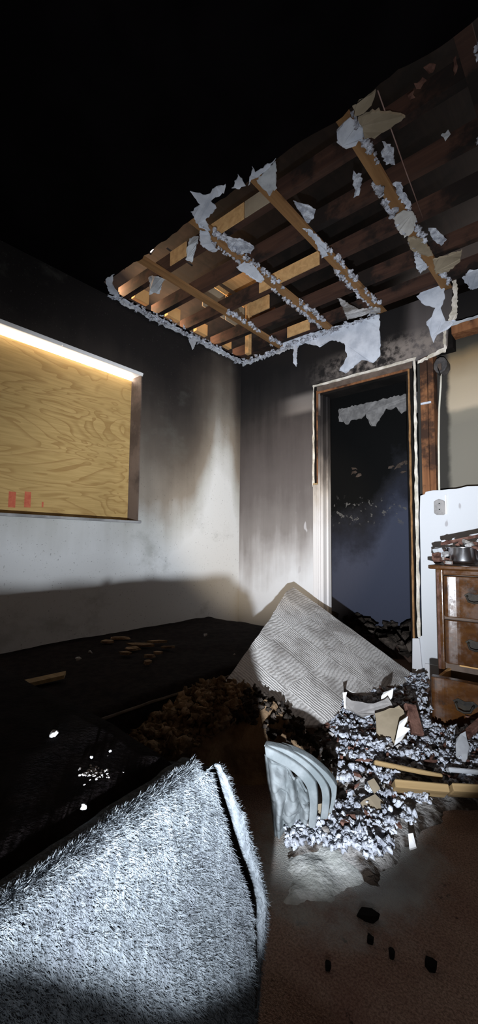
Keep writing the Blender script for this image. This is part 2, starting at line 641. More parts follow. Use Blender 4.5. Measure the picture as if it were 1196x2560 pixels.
M['casing'] = sooty_trim()
M['bed'] = simple('dusty_rubble', (.05, .038, .030), (.32, .31, .30), 17, 1.0, .05, bump=.8, bdist=.01, lo=.42, hi=.62)


def fleece():
    m = Mat('grey_white_fleece', 1.0, .05)
    f = m.noise(120, 3, .7, m.scale(1, 1, .30))
    b = m.noise(7, 4, .6)
    c = m.mix(m.map(f, .3, .7), (.050, .057, .064), (.105, .117, .128))
    c = m.mix(m.map(b, .52, .72, 0, .55), c, (.055, .06, .07))
    m.col(c)
    m.bump(f, .8, .006)
    return m.m


M['fleece'] = fleece()
R = random.Random


# ================================================================== SETTING
def struct(o):
    o['kind'] = 'structure'
    return o


XR, YF = 1.7, -1.9
floor = struct(MB().box((XL - .1, YF, -.05), (XR, YB + 1.6, 0)).build('floor', M['carpet']))

# left wall with the window opening
WY0, WY1, WZ0, WZ1 = 0.42, 1.713, 0.945, 1.960
WT = 0.105
mb = MB()
mb.box((XL - WT, YF, 0), (XL, WY0, ZC)).box((XL - WT, WY1, 0), (XL, YB + .1, ZC))
mb.box((XL - WT, WY0, 0), (XL, WY1, WZ0)).box((XL - WT, WY0, WZ1), (XL, WY1, ZC))
wall_left = struct(mb.build('wall_left', M['wall_left']))

# back wall: upper part runs over the door, right part is only left below 1.15 m
DX0, DX1, DZ = -1.578, -0.925, 1.945
rr = R(3)
up = [(XL, 0), (-1.578, 0), (-1.578, DZ + .01), (-.925, DZ + .01), (-.882, 2.0), (-.80, 2.015), (-.705, 2.03), (-.688, 2.045), (-.685, 2.10), (-.68, 2.15), (-.655, 2.18), (-.648, 2.25), (-.655, 2.32), (-.65, 2.40), (XL, 2.40)]
lo = [(-.90, 0), (XR, 0), (XR, 1.16), (-.40, 1.157), (-.545, 1.153), (-.60, 1.156), (-.628, 1.150), (-.66, 1.145), (-.70, 1.146), (-.74, 1.144), (-.79, 1.146), (-.835, 1.140), (-.842, 1.125), (-.868, 1.118), (-.874, 1.00), (-.876, .25), (-.90, .24)]
mb = MB()
mb.prism([(x, YB, z) for x, z in up], (0, .016, 0))
mb.prism([(x, YB, z) for x, z in lo], (0, .016, 0))
wall_back = struct(mb.build('wall_back', M['wall_back']))
# framing behind the boards of the back wall
MB().box((XL, YB + .016, 0), (-1.64, YB + .10, ZC)).build('stud', M['black'], wall_back)
MB().box((-1.64, YB + .017, 2.03), (-.66, YB + .10, ZC)).build('lintel', M['black'], wall_back)
MB().box((-.855, YB + .004, 1.10), (-.812, YB + .095, 2.06)).build('stud', M['stud'], wall_back)
MB().box((-.809, YB + .010, 1.10), (-.776, YB + .095, 2.06)).build('stud', M['stud'], wall_back)
MB().box((-.66, YB - .002, 2.105), (XR, YB + .09, 2.160)).build('header', M['stud'], wall_back)
mb = MB()
mb.prism(ragged([(-.66, YB - .004, 2.158), (XR, YB - .004, 2.158), (XR, YB - .004, 2.172), (-.66, YB - .004, 2.176)], .03, .003, rr), (0, .02, 0))
mb.build('torn_paper', M['paper_grey'], wall_back)
# cavity: back of the boards of the next room
mb = MB().box((-.90, YB + .096, 0), (XR, YB + .12, ZC))
m = Mat('sooted_inner_board', .95, .1)
x_, y_, z_ = m.xyz()
t_ = m.math('ADD', z_, m.math('MULTIPLY', m.math('SUBTRACT', m.noise(2.5, 4), .5), .12))
c_ = m.ramp(m.math('MULTIPLY', t_, .4), [(0, (.16, .145, .12)), (.62, (.17, .155, .125)), (.655, (.20, .18, .14)), (.67, (.40, .33, .24)), (.735, (.36, .29, .20)), (.79, (.24, .17, .095)), (.82, (.05, .045, .035)), (.86, (.015, .013, .012)), (1, (.008, .007, .007))])  # pale middle stops paint a warm band of light; the dark top is soot
dkx = m.map(m.math('ADD', x_, m.math('MULTIPLY', m.noise(6, 4), .06)), -.70, -.665)
m.col(m.mix(dkx, (.035, .032, .028), c_))
m.bump(m.noise(40, 3), .2, .003)
M['inner'] = m.m
mb.build('inner_board', M['inner'], wall_back)

# rest of the shell, behind the camera and around the hall
wall_right = struct(MB().box((XR, YF, 0), (XR + .1, YB + 1.6, 3.4)).build('wall_right', M['far']))
wall_front = struct(MB().box((XL - 1.2, YF - .1, 0), (XR + .1, YF, 3.6)).build('wall_front', M['far']))
YH = YB + 1.12
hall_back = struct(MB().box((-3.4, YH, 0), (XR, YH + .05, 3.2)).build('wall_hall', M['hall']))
struct(MB().box((XL - .02, YB + .1, 0), (XL + .03, YH, 2.5)).build('wall_hall_end', M['black']))
hall_ceiling = struct(MB().box((XL, YB + .1, 2.32), (XR, YH, 2.36)).build('ceiling_hall', M['black']))
mb = MB()
rr = R(11)
pts = []
n = 26
for i in range(n + 1):
    x = -2.0 + 1.25 * i / n
    pts.append((x, YH - .012, 2.10 - rr.random() * .10 - (.10 if i in (7, 8) else 0)))
pts += [(-.75, YH - .012, 2.20), (-2.0, YH - .012, 2.19)]
mb.prism(ragged(pts, .02, .008, rr), (0, .006, 0)).build('torn_paper', M['plate'], hall_back)
mb = MB()
for i in range(16):
    x = -1.95 + 1.2 * rr.random()
    p = Vector((x, YH - .012, 1.50 + rr.uniform(-.05, .05)))
    mb.prism(ragged([p, p + Vector((.06, 0, .01)), p + Vector((.05, 0, .03)), p + Vector((.01, 0, .025))], .02, .008, rr), (0, .005, 0))
mb.build('peeled_flake', M['jamb'], hall_back)

# ------------------------------------------------------------------ ceiling with the fallen part, joists, strips
rr = R(5)
edge = []
x = XL
ys = lambda q: 1.345 + .02 * noise.noise(Vector((q * 5, 3, 0))) + .012 * noise.noise(Vector((q * 21, 9, 0)))
pts = [(XL, YF, ZC), (XR, YF, ZC), (XR, ys(XR), ZC)]
k = 130
for i in range(1, k):
    q = XR + (XL + .06 - XR) * i / k
    pts.append((q, ys(q), ZC))
pts += [(XL + .07, 1.38, ZC), (XL + .055, 1.45, ZC)]
for i in range(40):
    yy = 1.47 + (2.66 - 1.47) * i / 39
    pts.append((XL + .035 + .022 * noise.noise(Vector((yy * 14, 1, 2))) + .012 * rr.random(), yy, ZC))
pts += [(XL + .05, 2.70, ZC), (XL + .02, YB, ZC), (XL, YB, ZC)]
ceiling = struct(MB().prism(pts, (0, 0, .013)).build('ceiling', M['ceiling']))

SX = [-1.945, -1.495, -1.105, -.685, -.27, .14]
strips = []
for i, sx in enumerate(SX):
    y0 = 1.20
    o = MB().box((sx - .026, y0, ZC + .0132), (sx + .026, YB + .05, ZC + .032)).build('furring_strip', M['strip' if i < 4 else 'joist'], ceiling)
    strips.append((sx, o))
JY = [.40, .72, 1.03, 1.26, 1.535, 1.81, 2.085, 2.42, 2.70]
for jy in JY:
    MB().box((XL - .05, jy, ZC + .0325), (XR, jy + .038, ZC + .122)).build('joist', M['joist'], ceiling)
# thin pale patches on joist sides: their warm light put into colour
for (pa, pb, yj, mt_) in ((522, 612, 1.535, 'deck'), (614, 688, 1.535, 'tan'), (650, 800, 2.085, 'deck'), (430, 470, 1.535, 'deck'), (720, 775, 2.70, 'deck')):
    xa, xb = aty(pa, 560 if yj < 2 else 665, yj).x, aty(pb, 500 if yj < 2 else 650, yj).x
    MB().box((xa, yj - .0065, ZC + .034), (xb, yj - .0005, ZC + .120)).build('lit_face_patch', M[mt_], ceiling)

# roof above: planks rising to the right
roof = struct(MB().box((XR - .05, YF, 3.9), (XR + .1, YB + 1.6, 4.0)).build('roof', M['deck_dark']))
sl = .40
for i in range(26):
    x0 = XL - .55 + i * .187
    z0 = 2.62 + (x0 - XL + .55) * sl
    w = .187
    # two planks are burnt through over short lengths near the eave
    segs = [(YF, YB + 1.6)]
    if i == 2:
        segs = [(YF, 1.60), (1.66, YB + 1.6)]
    if i == 4:
        segs = [(YF, YB + 1.6)]
    if i == 3:
        for (xa, xb, a, b) in ((x0 + .045, x0 + .187, YF, 1.81), (x0, x0 + .045, YF, 1.695), (x0, x0 + .045, 1.75, 1.81), (x0, x0 + .094, 1.81, 2.06), (x0 + .107, x0 + .187, 1.81, 2.06), (x0, x0 + .187, 2.06, YB + 1.6)):
            MB().prism([(xa, a, z0 + (xa - x0) * sl), (xb, a, z0 + (xb - x0) * sl), (xb, b, z0 + (xb - x0) * sl), (xa, b, z0 + (xa - x0) * sl)], (0, 0, .018)).build('roof_plank', M['deck_dark'], roof)
        continue
    for (a, b) in segs:
        MB().prism([(x0, a, z0), (x0 + w, a, z0 + w * sl), (x0 + w, b, z0 + w * sl), (x0, b, z0)], (0, 0, .018)).build('roof_plank', M['deck_dark'], roof)
# corner framing at the eave: post, plate, boards and the pale soffit plank that catches the daylight
pp = atz(621, 880, ZC + .02)
PX, PY = pp.x, pp.y
bl = lambda n_, a, b, mt: bevel(MB().box(a, b).build(n_, M[mt], roof), .002, 1)
bl('eave_post', (PX - .02, PY - .02, ZC + .0), (PX + .02, PY + .02, ZC + .46), 'deck')
bl('eave_board', (PX - .03, PY - .262, ZC + .20), (PX - .018, PY - .03, ZC + .40), 'tan')
bl('eave_board', (PX - .03, PY - .52, ZC + .20), (PX - .018, PY - .27, ZC + .40), 'tan')
bl('eave_board', (PX + .025, PY - .01, ZC + .19), (PX + .28, PY + .006, ZC + .31), 'stud')
bl('eave_board', (PX + .025, PY - .01, ZC + .325), (PX + .22, PY + .006, ZC + .44), 'deck')
bl('wall_plate', (XL - .09, 1.2, ZC + .0135), (XL - .005, YB, ZC + .05), 'joist')
bl('eave_rail', (PX - .035, PY - .46, ZC + .405), (PX + .005, PY - .03, ZC + .425), 'cut')
MB().prism([atz(a, b, ZC + .445) for a, b in ((548, 704), (602, 676), (662, 716), (611, 744))], (0, 0, .015)).build('soffit_plank', M['deck'], roof)
for q in range(4):
    yy = 1.62 + q * .29
    bl('eave_block', (XL - .02, yy, ZC + .07), (XL + .02, yy + .12, ZC + .16), 'cut')

# white fluff of old cellulose sticking to each strip
rr = R(21)
for sx, so in strips[:5]:
    mb = MB()
    yy = 1.40
    while yy < YB - .05:
        for sgn in (-1, 1):
            if noise.noise(Vector((sx * 9 + sgn * 4, yy * 3.2, .5))) > .02 and rr.random() < .8:
                for q in range(4):
                    r_ = rr.uniform(.003, .011) * (1.6 if rr.random() < .08 else 1)
                    lump(mb, (sx + sgn * (.026 + rr.uniform(-.006, .012)), yy + rr.uniform(-.01, .01), ZC + .016 + rr.uniform(-.014, .012)), r_, rr, 2 if r_ > .008 else 1, (1, 1.3, 1), .55)
        yy += .021
    tag(mb.build('insulation_fluff', M['ceil_fluff'], so, True), kind='stuff')
# along the tops of the two walls
for nm, a, b, par in (('l', Vector((XL + .035, 1.45, ZC - .004)), Vector((XL + .03, YB - .02, ZC - .004)), ceiling), ('b', Vector((XL + .04, YB - .012, ZC - .01)), Vector((-1.12, YB - .012, ZC - .004)), wall_back)):
    mb = MB()
    L_ = (b - a).length
    for i in range(int(L_ * 150)):
        t = rr.random()
        p = a.lerp(b, t) + Vector((rr.gauss(0, .010), rr.gauss(0, .006), rr.gauss(0, .012)))
        if noise.noise(Vector((t * 22, 4 if nm == 'l' else 8, 0))) < -.28:
            continue
        lump(mb, p, rr.uniform(.003, .012), rr, 2, (1, 1.5, .8), .7)
    tag(mb.build('insulation_fluff', M['ceil_fluff'], par, True), kind='stuff')


# torn face paper left along the ceiling edge over the window wall and in the corner
def ribbon(name, f0, f1, n_, th, mat, parent, seed):
    rnd = R(seed)
    pts = [Vector(f0(i / n_)) + Vector((rnd.uniform(-1, 1), rnd.uniform(-1, 1), rnd.uniform(-1, 1))) * .003 for i in range(n_ + 1)]
    pts += [Vector(f1(1 - i / n_)) for i in range(n_ + 1)]
    return MB().prism(pts, th).build(name, M[mat], parent)


nz = lambda a, b: noise.noise(Vector((a, b, 3.3)))
ribbon('torn_paper', lambda t: (XL + .045 + .016 * nz(t * 17, 1) + .010 * nz(t * 55, 2), 1.46 + 1.27 * t, ZC - .006), lambda t: (XL + .006 + .012 * nz(t * 23, 5), 1.46 + 1.27 * t, ZC - .006), 90, (0, 0, .003), 'paper', ceiling, 1)
ribbon('torn_paper', lambda t: (XL + .030 + .010 * nz(t * 19, 9), 1.50 + 1.22 * t, ZC - .004), lambda t: (XL + .022 + .010 * nz(t * 19, 9), 1.50 + 1.22 * t, ZC - .020 - .022 * abs(nz(t * 21, 4)) - .014 * abs(nz(t * 60, 6))), 90, (.003, 0, 0), 'paper_grey', ceiling, 2)
ribbon('torn_paper', lambda t: (XL + .02 + .55 * t, YB - .006, ZC - .002), lambda t: (XL + .02 + .55 * t, YB - .006 - .008 * t, ZC - .022 - .045 * abs(nz(t * 9, 14)) - .02 * abs(nz(t * 40, 16))), 60, (0, .003, 0), 'paper_grey', wall_back, 3)


def scrap(px, fn, mat, parent, th, name='torn_paper', step=.018, amp=.003, seed=1, bend=0.0):
    pts = [fn(*p) for p in px]
    pts = ragged(pts, step * .6, amp * 1.4, R(seed))
    # triangulated fan about the centroid so that the sheet can curl
    c = sum(pts, Vector()) / len(pts)
    nv = Vector(th)
    mb = MB()
    mb.prism(pts, nv)
    o = mb.build(name, M[mat], parent)
    if bend:
        for v in o.data.vertices:
            d = (v.co - c)
            v.co += nv.normalized() * (-bend) * d.length_squared * 8
    return o


cz = lambda dz: (lambda a, b: atz(a, b, ZC - dz))
T = (0, 0, .003)
scrap([(478, 478), (515, 489), (540, 468), (566, 462), (560, 480), (530, 502), (541, 520), (515, 548), (527, 578), (500, 570), (478, 530), (500, 512)], cz(.006), 'paper', ceiling, T, seed=31)
scrap([(582, 470), (598, 436), (614, 464), (600, 472)], cz(.008), 'paper', ceiling, T, seed=32)
scrap([(620, 466), (632, 414), (641, 430), (691, 399), (660, 432), (636, 446)], cz(.008), 'paper', ceiling, T, seed=33)
scrap([(497, 572), (472, 600), (465, 634), (481, 640), (493, 612)], cz(.05), 'paper_grey', ceiling, T, seed=34, bend=.5)
scrap([(500, 576), (526, 583), (527, 606), (546, 626), (532, 633), (500, 612)], cz(.008), 'paper', ceiling, T, seed=35)
scrap([(552, 590), (600, 597), (637, 616), (628, 634), (580, 630)], cz(-.008), 'fluff', ceiling, T, seed=36, name='insulation_scrap')
scrap([(592, 670), (612, 655), (640, 668), (662, 700), (652, 708), (622, 690)], cz(.002), 'paper', ceiling, T, seed=37)
scrap([(733, 504), (770, 512), (790, 525), (784, 545), (771, 560)], cz(-.010), 'fluff', ceiling, T, seed=38, name='insulation_scrap')
scrap([(758, 570), (776, 573), (815, 612), (822, 640), (806, 645), (786, 600)], cz(.002), 'paper', ceiling, T, seed=39)
scrap([(841, 326), (862, 306), (874, 299), (895, 316), (911, 320), (906, 348), (885, 366), (866, 374), (846, 358)], cz(.004), 'paper', ceiling, T, seed=40, amp=.004)
scrap([(897, 297), (940, 277), (1016, 290), (978, 318), (938, 345), (912, 350), (905, 318)], cz(.002), 'tan', ceiling, (0, 0, .010), seed=41, name='gypsum_scrap')
scrap([(882, 268), (900, 252), (938, 230), (932, 262), (905, 285), (888, 290)], cz(.002), 'tan', ceiling, (0, 0, .008), seed=42, name='gypsum_scrap')
scrap([(984, 545), (1004, 528), (1030, 528), (1044, 548), (1030, 584), (1012, 594), (996, 576)], cz(.003), 'paper_pale', ceiling, T, seed=43, name='torn_paper')
scrap([(1072, 572), (1092, 572), (1117, 600), (1104, 614), (1084, 600)], cz(-.005), 'fluff', ceiling, T, seed=44, name='insulation_scrap')
scrap([(1084, 650), (1158, 628), (1150, 652), (1120, 682), (1090, 684)], cz(.002), 'tan', ceiling, (0, 0, .010), seed=45, name='gypsum_scrap')
scrap([(1020, 596), (1060, 600), (1084, 640), (1060, 640), (1026, 622)], cz(.001), 'tan', ceiling, (0, 0, .010), seed=46, name='gypsum_scrap')
scrap([(1036, 638), (1056, 650), (1072, 668), (1052, 684), (1040, 664)], cz(.004), 'paper', ceiling, T, seed=47)
scrap([(1156, 696), (1176, 676), (1260, 664), (1260, 745), (1190, 736), (1168, 712)], cz(.004), 'paper', ceiling, T, seed=48)
scrap([(960, 350), (984, 372), (988, 410), (968, 412), (955, 395)], cz(-.006), 'fluff', ceiling, T, seed=49, name='insulation_scrap', amp=.005)
scrap([(886, 430), (902, 436), (903, 470), (890, 496), (886, 462)], cz(-.006), 'fluff', ceiling, T, seed=50, name='insulation_scrap', amp=.005)
scrap([(984, 456), (1000, 458), (1030, 522), (1016, 520), (996, 492)], cz(-.004), 'fluff', ceiling, T, seed=51, name='insulation_scrap', amp=.005)
scrap([(250, 755), (272, 738), (300, 745), (268, 760)], cz(.01), 'paper', ceiling, T, seed=52)
scrap([(262, 700), (285, 686), (282, 712), (300, 742), (275, 735)], cz(.008), 'paper', ceiling, T, seed=53)
scrap([(372, 690), (385, 675), (412, 690), (400, 722), (376, 722)], cz(.0), 'paper_grey', ceiling, T, seed=54, bend=.5)
scrap([(470, 838), (478, 834), (494, 850), (482, 876), (475, 858)], lambda a, b: atx(a, b, XL + .02), 'paper_grey', ceiling, (.003, 0, 0), seed=55)
scrap([(640, 452), (690, 402), (692, 470), (676, 490)], cz(-.012), 'paper_grey', ceiling, T, seed=56)
wy = lambda dy_: (lambda a, b: aty(a, b, YB - dy_))
TW = (0, .003, 0)
scrap([(700, 855), (760, 838), (830, 818), (900, 800), (949, 786), (953, 890), (932, 906), (905, 900), (866, 932), (847, 928), (868, 890), (862, 858), (830, 850), (800, 866), (760, 858), (740, 872), (705, 872)], wy(.008), 'paper', wall_back, TW, seed=61, step=.03, amp=.0035)
scrap([(734, 862), (744, 858), (742, 916), (734, 908)], wy(.02), 'paper', wall_back, TW, seed=62)
scrap([(1042, 742), (1062, 722), (1096, 701), (1110, 716), (1114, 745), (1104, 768), (1108, 786), (1116, 802), (1142, 800), (1120, 824), (1092, 838), (1086, 856), (1078, 842), (1074, 824), (1066, 806), (1078, 792), (1088, 770), (1060, 762)], wy(.012), 'paper', wall_back, TW, seed=63, step=.03)
scrap([(1130, 676), (1141, 676), (1145, 730), (1144, 794), (1118, 812), (1130, 770), (1134, 730)], wy(.010), 'cream', wall_back, TW, seed=64)
scrap([(1108, 822), (1116, 820), (1117, 878), (1082, 892), (1046, 910), (1046, 902), (1080, 884), (1109, 870)], wy(.006), 'cream', wall_back, TW, seed=65)
scrap([(846, 745), (900, 775), (950, 768), (952, 782), (905, 790), (870, 800)], cz(.0), 'fluff_dirty', ceiling, T, seed=66, name='insulation_scrap', amp=.004)
for k_, q_ in enumerate(([(1062, 170), (1085, 156), (1090, 172), (1072, 184)], [(1036, 214), (1060, 192), (1068, 200), (1054, 220), (1040, 224)], [(1022, 236), (1036, 228), (1036, 244), (1026, 248)], [(1132, 160), (1142, 140), (1148, 166), (1138, 190)], [(1100, 340), (1122, 326), (1128, 336), (1112, 352)])):
    scrap(q_, cz(.003 if k_ < 4 else -.02), 'rubble' if k_ < 4 else 'paper_grey', ceiling, T, seed=100 + k_, name='torn_paper')

# ------------------------------------------------------------------ window
window = struct(MB().box((XL - WT - .01, WY0, WZ1), (XL + .004, WY1 + .006, WZ1 + .012)).build('window_1', M['white']))
window['label'] = 'boarded window opening with bright white head and brown side'
mbh = MB().box((XL - WT - .005, WY0, WZ1 - .006), (XL + .002, WY1, WZ1)).build('window_head', M['white'], window)
mb = MB()
for i in range(2):
    mb.box((XL + .0, WY0 + (.0 if i == 0 else .72), WZ1 - .012), (XL + .008, WY0 + (.715 if i == 0 else WY1 - WY0), WZ1 + .008))
mb.build('head_trim', M['white'], window)
MB().box((XL - WT - .005, WY1 - .008, WZ0), (XL + .003, WY1, WZ1 - .006)).build('window_side', M['jamb'], window)
bevel(MB().box((XL - WT - .005, WY0, WZ0 - .012), (XL + .022, WY1 + .012, WZ0 + .004)).build('window_sill', M['sill'], window), .003)
ply = empty('plywood_sheet', (XL - WT - .02, 1.0, WZ0))
tag(ply, 'plywood sheet with wavy grain boarding up the window from outside', 'plywood')
MB().box((XL - WT - .018, WY0 - .1, WZ0 - .05), (XL - WT - .006, WY1 + .03, WZ1 - .020)).build('board', M['plywood'], ply)
for (a, b) in ((20, 40), (60, 78), (104, 109)):
    p0, p1 = atx(a, 1268, XL - WT - .006), atx(b, 1230 if a < 100 else 1255, XL - WT - .006)
    MB().box((XL - WT - .0062, p0.y, p0.z), (XL - WT - .0055, p1.y, p1.z)).build('red_stamp', M['red'], ply)

# ------------------------------------------------------------------ door
door = struct(MB().box((DX0, YB - .004, DZ - .02), (DX1, YB + .12, DZ)).build('door_1', M['black']))
door['label'] = 'burnt doorway with white lower casing and charred head'
JD = .115
MB().box((DX0, YB - .002, 0), (DX0 + .020, YB + JD, DZ - .02)).build('jamb', M['casing'], door)
MB().box((DX0 + .020, YB + .050, 0), (DX0 + .032, YB + .085, DZ - .02)).build('door_stop', M['casing'], door)
MB().box((DX1 - .020, YB + .01, 0), (DX1, YB + JD, DZ - .02)).build('jamb', M['black'], door)
# left casing, only the lower part is left
CZ = 1.27
rr = R(8)
for (x0, x1, y0) in ((-1.640, -1.604, .012), (-1.604, -1.594, .020), (-1.594, -1.578, .015)):
    bevel(MB().box((x0, YB - y0, .0), (x1, YB - .0005, CZ + (.0 if x0 > -1.6 else -.02) + (.5 if x0 > -1.595 else 0))).build('casing', M['casing'], door), .003, 2)
mb = MB().prism(ragged([(-1.646, YB - .002, 1.24), (-1.628, YB - .002, 1.24), (-1.630, YB - .002, 2.0), (-1.640, YB - .002, 2.012)], .03, .003, rr), (0, -.006, 0))
mb.build('plaster_edge', M['cream'], door)
MB().box((-1.630, YB - .003, 1.26), (-1.604, YB - .001, 2.0)).build('bare_frame', M['black'], door)
MB().box((-1.606, YB - .012, 1.26), (-1.596, YB - .001, 1.965)).build('frame_edge', M['stud'], door)
MB().box((-1.640, YB - .008, 1.235), (-1.600, YB - .001, 1.262)).build('scorched_end', M['lath'], door)
# head
mb = MB().prism(ragged([(-1.640, YB - .003, 2.0), (-.88, YB - .003, 1.998), (-.875, YB - .003, 2.018), (-1.640, YB - .003, 2.014)], .04, .003, rr), (0, -.008, 0))
mb.build('plaster_edge', M['cream'], door)
MB().box((-1.606, YB - .006, 1.955), (-.90, YB - .001, 1.998)).build('bare_head', M['jamb'], door)
MB().box((-1.596, YB - .012, 1.942), (-.92, YB - .004, 1.956)).build('frame_edge', M['stud'], door)
# right side: strips of bare jamb and plaster, a white stump of casing at the foot
mb = MB().prism(ragged([(-.928, YB - .004, .05), (-.916, YB - .004, .05), (-.916, YB - .004, 1.95), (-.926, YB - .004, 1.95)], .05, .002, rr), (0, -.010, 0))
mb.build('frame_edge', M['strip'], door)
MB().box((-.916, YB - .001, .05), (-.902, YB + .05, 1.96)).build('dark_gap', M['black'], door)
mb = MB().prism(ragged([(-.902, YB - .002, .24), (-.884, YB - .002, .24), (-.878, YB - .002, 1.15), (-.876, YB - .002, 2.0), (-.888, YB - .002, 2.0), (-.898, YB - .002, 1.1)], .04, .003, rr), (0, -.008, 0))
mb.build('plaster_edge', M['cream'], door)
mb = MB().prism([(-.936, YB - .001, .012), (-.93, YB - .001, .23), (-.888, YB - .001, .235), (-.872, YB - .001, .012)], (0, -.018, 0))
bevel(mb.build('casing_stump', M['casing'], door), .004)
MB().box((-.852, YB - .004, 1.70), (-.79, YB + .004, 1.712)).build('nail_plate', M['paper'], door)
bevel(MB().box((-.86, YB - .014, 0), (-.70, YB - .0005, .09)).build('baseboard_back', M['casing'], None), .003)['kind'] = 'structure'

# ================================================================== THINGS
# wires and electrical bits
tag(MB().tube([(-.735, YB + .03, 1.88), (-.741, YB + .035, 1.80), (-.752, YB + .03, 1.66), (-.757, YB + .02, 1.45), (-.759, YB + .012, 1.17), (-.760, YB + .02, 1.10)], .006, 8).build('electrical_cable', M['cable'], smooth=True), 'cream cable hanging in the open wall beside the bare stud', 'cable')
jb = empty('junction_box', (-.735, YB + .04, 1.90))
tag(jb, 'burnt grey electrical box in the stripped wall above the cream cable', 'electrical box')
bm_ = MB()
n = 10
pts = [(-.730 + .042 * math.cos(2 * PI * i / n + .3), YB - .004, 1.93 + .052 * math.sin(2 * PI * i / n + .3)) for i in range(n)]
bevel(bm_.prism(pts, (0, .08, 0)).build('box_body', M['bakelite'], jb), .006)
MB().box((-.742, YB - .012, 1.895), (-.722, YB - .004, 1.935)).build('device', M['jamb'], jb)
MB().tube([(-.745, YB - .004, 1.92), (-.735, YB - .02, 1.89), (-.728, YB - .006, 1.86)], .003, 6).build('burnt_wire', M['black'], jb)

sw = empty('outlet_plate', (-.755, YB - .004, 1.03))
tag(sw, 'small sooty grey outlet plate on the white wall right of the door', 'outlet')
pl_ = [(-.787, 1.075), (-.775, 1.082), (-.758, 1.090), (-.738, 1.082), (-.724, 1.074), (-.722, 1.0), (-.732, .990), (-.772, .992), (-.787, 1.004)]
bevel(MB().prism([(a, YB - .0005, b) for a, b in pl_], (0, -.008, 0)).build('plate', M['plate'], sw), .003)
for zz in (1.062, 1.025):
    MB().tube([(-.755, YB - .0079, zz), (-.755, YB - .0095, zz)], .004, 8).build('socket_hole', M['hole'], sw)
MB().box((-.722, YB - .009, .995), (-.714, YB - .0005, 1.112)).build('white_edge', M['white'], sw)

p0, p1 = atz(945, 226, ZC + .03), atz(1058, 545, ZC + .03)
tag(MB().tube([p0, p0.lerp(p1, .5) + Vector((0, 0, -.008)), p1], .0022, 6).build('ceiling_wire', M['wire'], smooth=True), 'thin straight wire stretched under the bare joists at upper right', 'wire')

# ------------------------------------------------------------------ beds
def slab(name, x0, x1, y0, y1, z0, z1, mat, parent, seed, amp=.012, nx=40, ny=60, r=.05, lift=0.0, flare=0.0):
    vs, fs = [], []
    # rounded box: top grid + skirt
    def prof(u):
        return u
    idx = {}
    for j in range(ny + 1):
        for i in range(nx + 1):
            u, v = i / nx, j / ny
            y = y0 + (y1 - y0) * v
            xe = x1 + flare * max(0, y1 - y)
            x = x0 + (xe - x0) * u
            dx = min(x - x0, xe - x)
            dyy = min(y - y0, y1 - y)
            dn = min(dx, dyy)
            z = z1
            if dn < r:
                z -= r - math.sqrt(max(r * r - (r - dn) ** 2, 0))
            z += lift * max(0, (v - .8) / .2) * min(1, max(0, (xe - x) / .15))
            z += amp * noise.noise(Vector((x * 4, y * 4, seed))) + amp * .4 * noise.noise(Vector((x * 15, y * 15, seed + 5)))
            idx[i, j] = len(vs)
            vs.append((x, y, z))
    for j in range(ny):
        for i in range(nx):
            fs.append((idx[i, j], idx[i + 1, j], idx[i + 1, j + 1], idx[i, j + 1]))
    ring = [idx[i, 0] for i in range(nx + 1)] + [idx[nx, j] for j in range(1, ny + 1)] + [idx[i, ny] for i in range(nx - 1, -1, -1)] + [idx[0, j] for j in range(ny - 1, 0, -1)]
    b0 = len(vs)
    for q in ring:
        vs.append((vs[q][0], vs[q][1], z0))
    nr = len(ring)
    for q in range(nr):
        fs.append((ring[q], b0 + q, b0 + (q + 1) % nr, ring[(q + 1) % nr]))
    fs.append(tuple(b0 + q for q in range(nr))[::-1])
    return mesh(name, vs, fs, M[mat], parent, True)


mt1 = empty('mattress', (-1.82, 1.0, 0))
tag(mt1, 'low charred black mattress lying along the wall under the boarded window', 'mattress')
slab('body', XL + .005, -1.272, -.6, 2.40, 0.0, .245, 'mattress', mt1, 3, .012, 30, 70, .03)
MB().tube([(-1.272, -.55 + .05 * i, .222 + .004 * noise.noise(Vector((i * .7, 0, 0)))) for i in range(59)], .0055, 6).build('piping', M['piping'], mt1, True)
MB().tube([(-1.30 - .035 * i, 2.398, .226 + .004 * noise.noise(Vector((i * .7, 4, 0)))) for i in range(31)], .0055, 6).build('piping', M['piping'], mt1, True)

bs = empty('box_spring', (-1.0, -.3, 0))
tag(bs, 'dark bed base under the near mattress at lower left', 'bed base')
bevel(MB().box((-1.255, -1.2, .0), (-.52, .36, .235)).build('base', M['mattress2'], bs), .01)
mt2 = empty('mattress', (-1.3, -.3, .25))
tag(mt2, 'upper near black mattress in the left foreground, under the white fleece', 'mattress')
slab('body', XL + .12, -.462, -1.2, .425, .262, .497, 'mattress2', mt2, 9, .005, 70, 70, .022, .014, .17)

# fleece blanket hanging over the near side of the mattress
hem = [(510, 1900), (535, 1975), (560, 2060), (590, 2180), (603, 2235), (615, 2290), (612, 2345), (604, 2420), (592, 2520), (585, 2600)]
hemw = [atx(a, b, -.438) for a, b in hem]


def hem_y(z):
    for a, b in zip(hemw, hemw[1:]):
        if b.z <= z <= a.z:
            t = (a.z - z) / (a.z - b.z)
            return a.y + (b.y - a.y) * t
    return hemw[0].y if z > hemw[0].z else hemw[-1].y


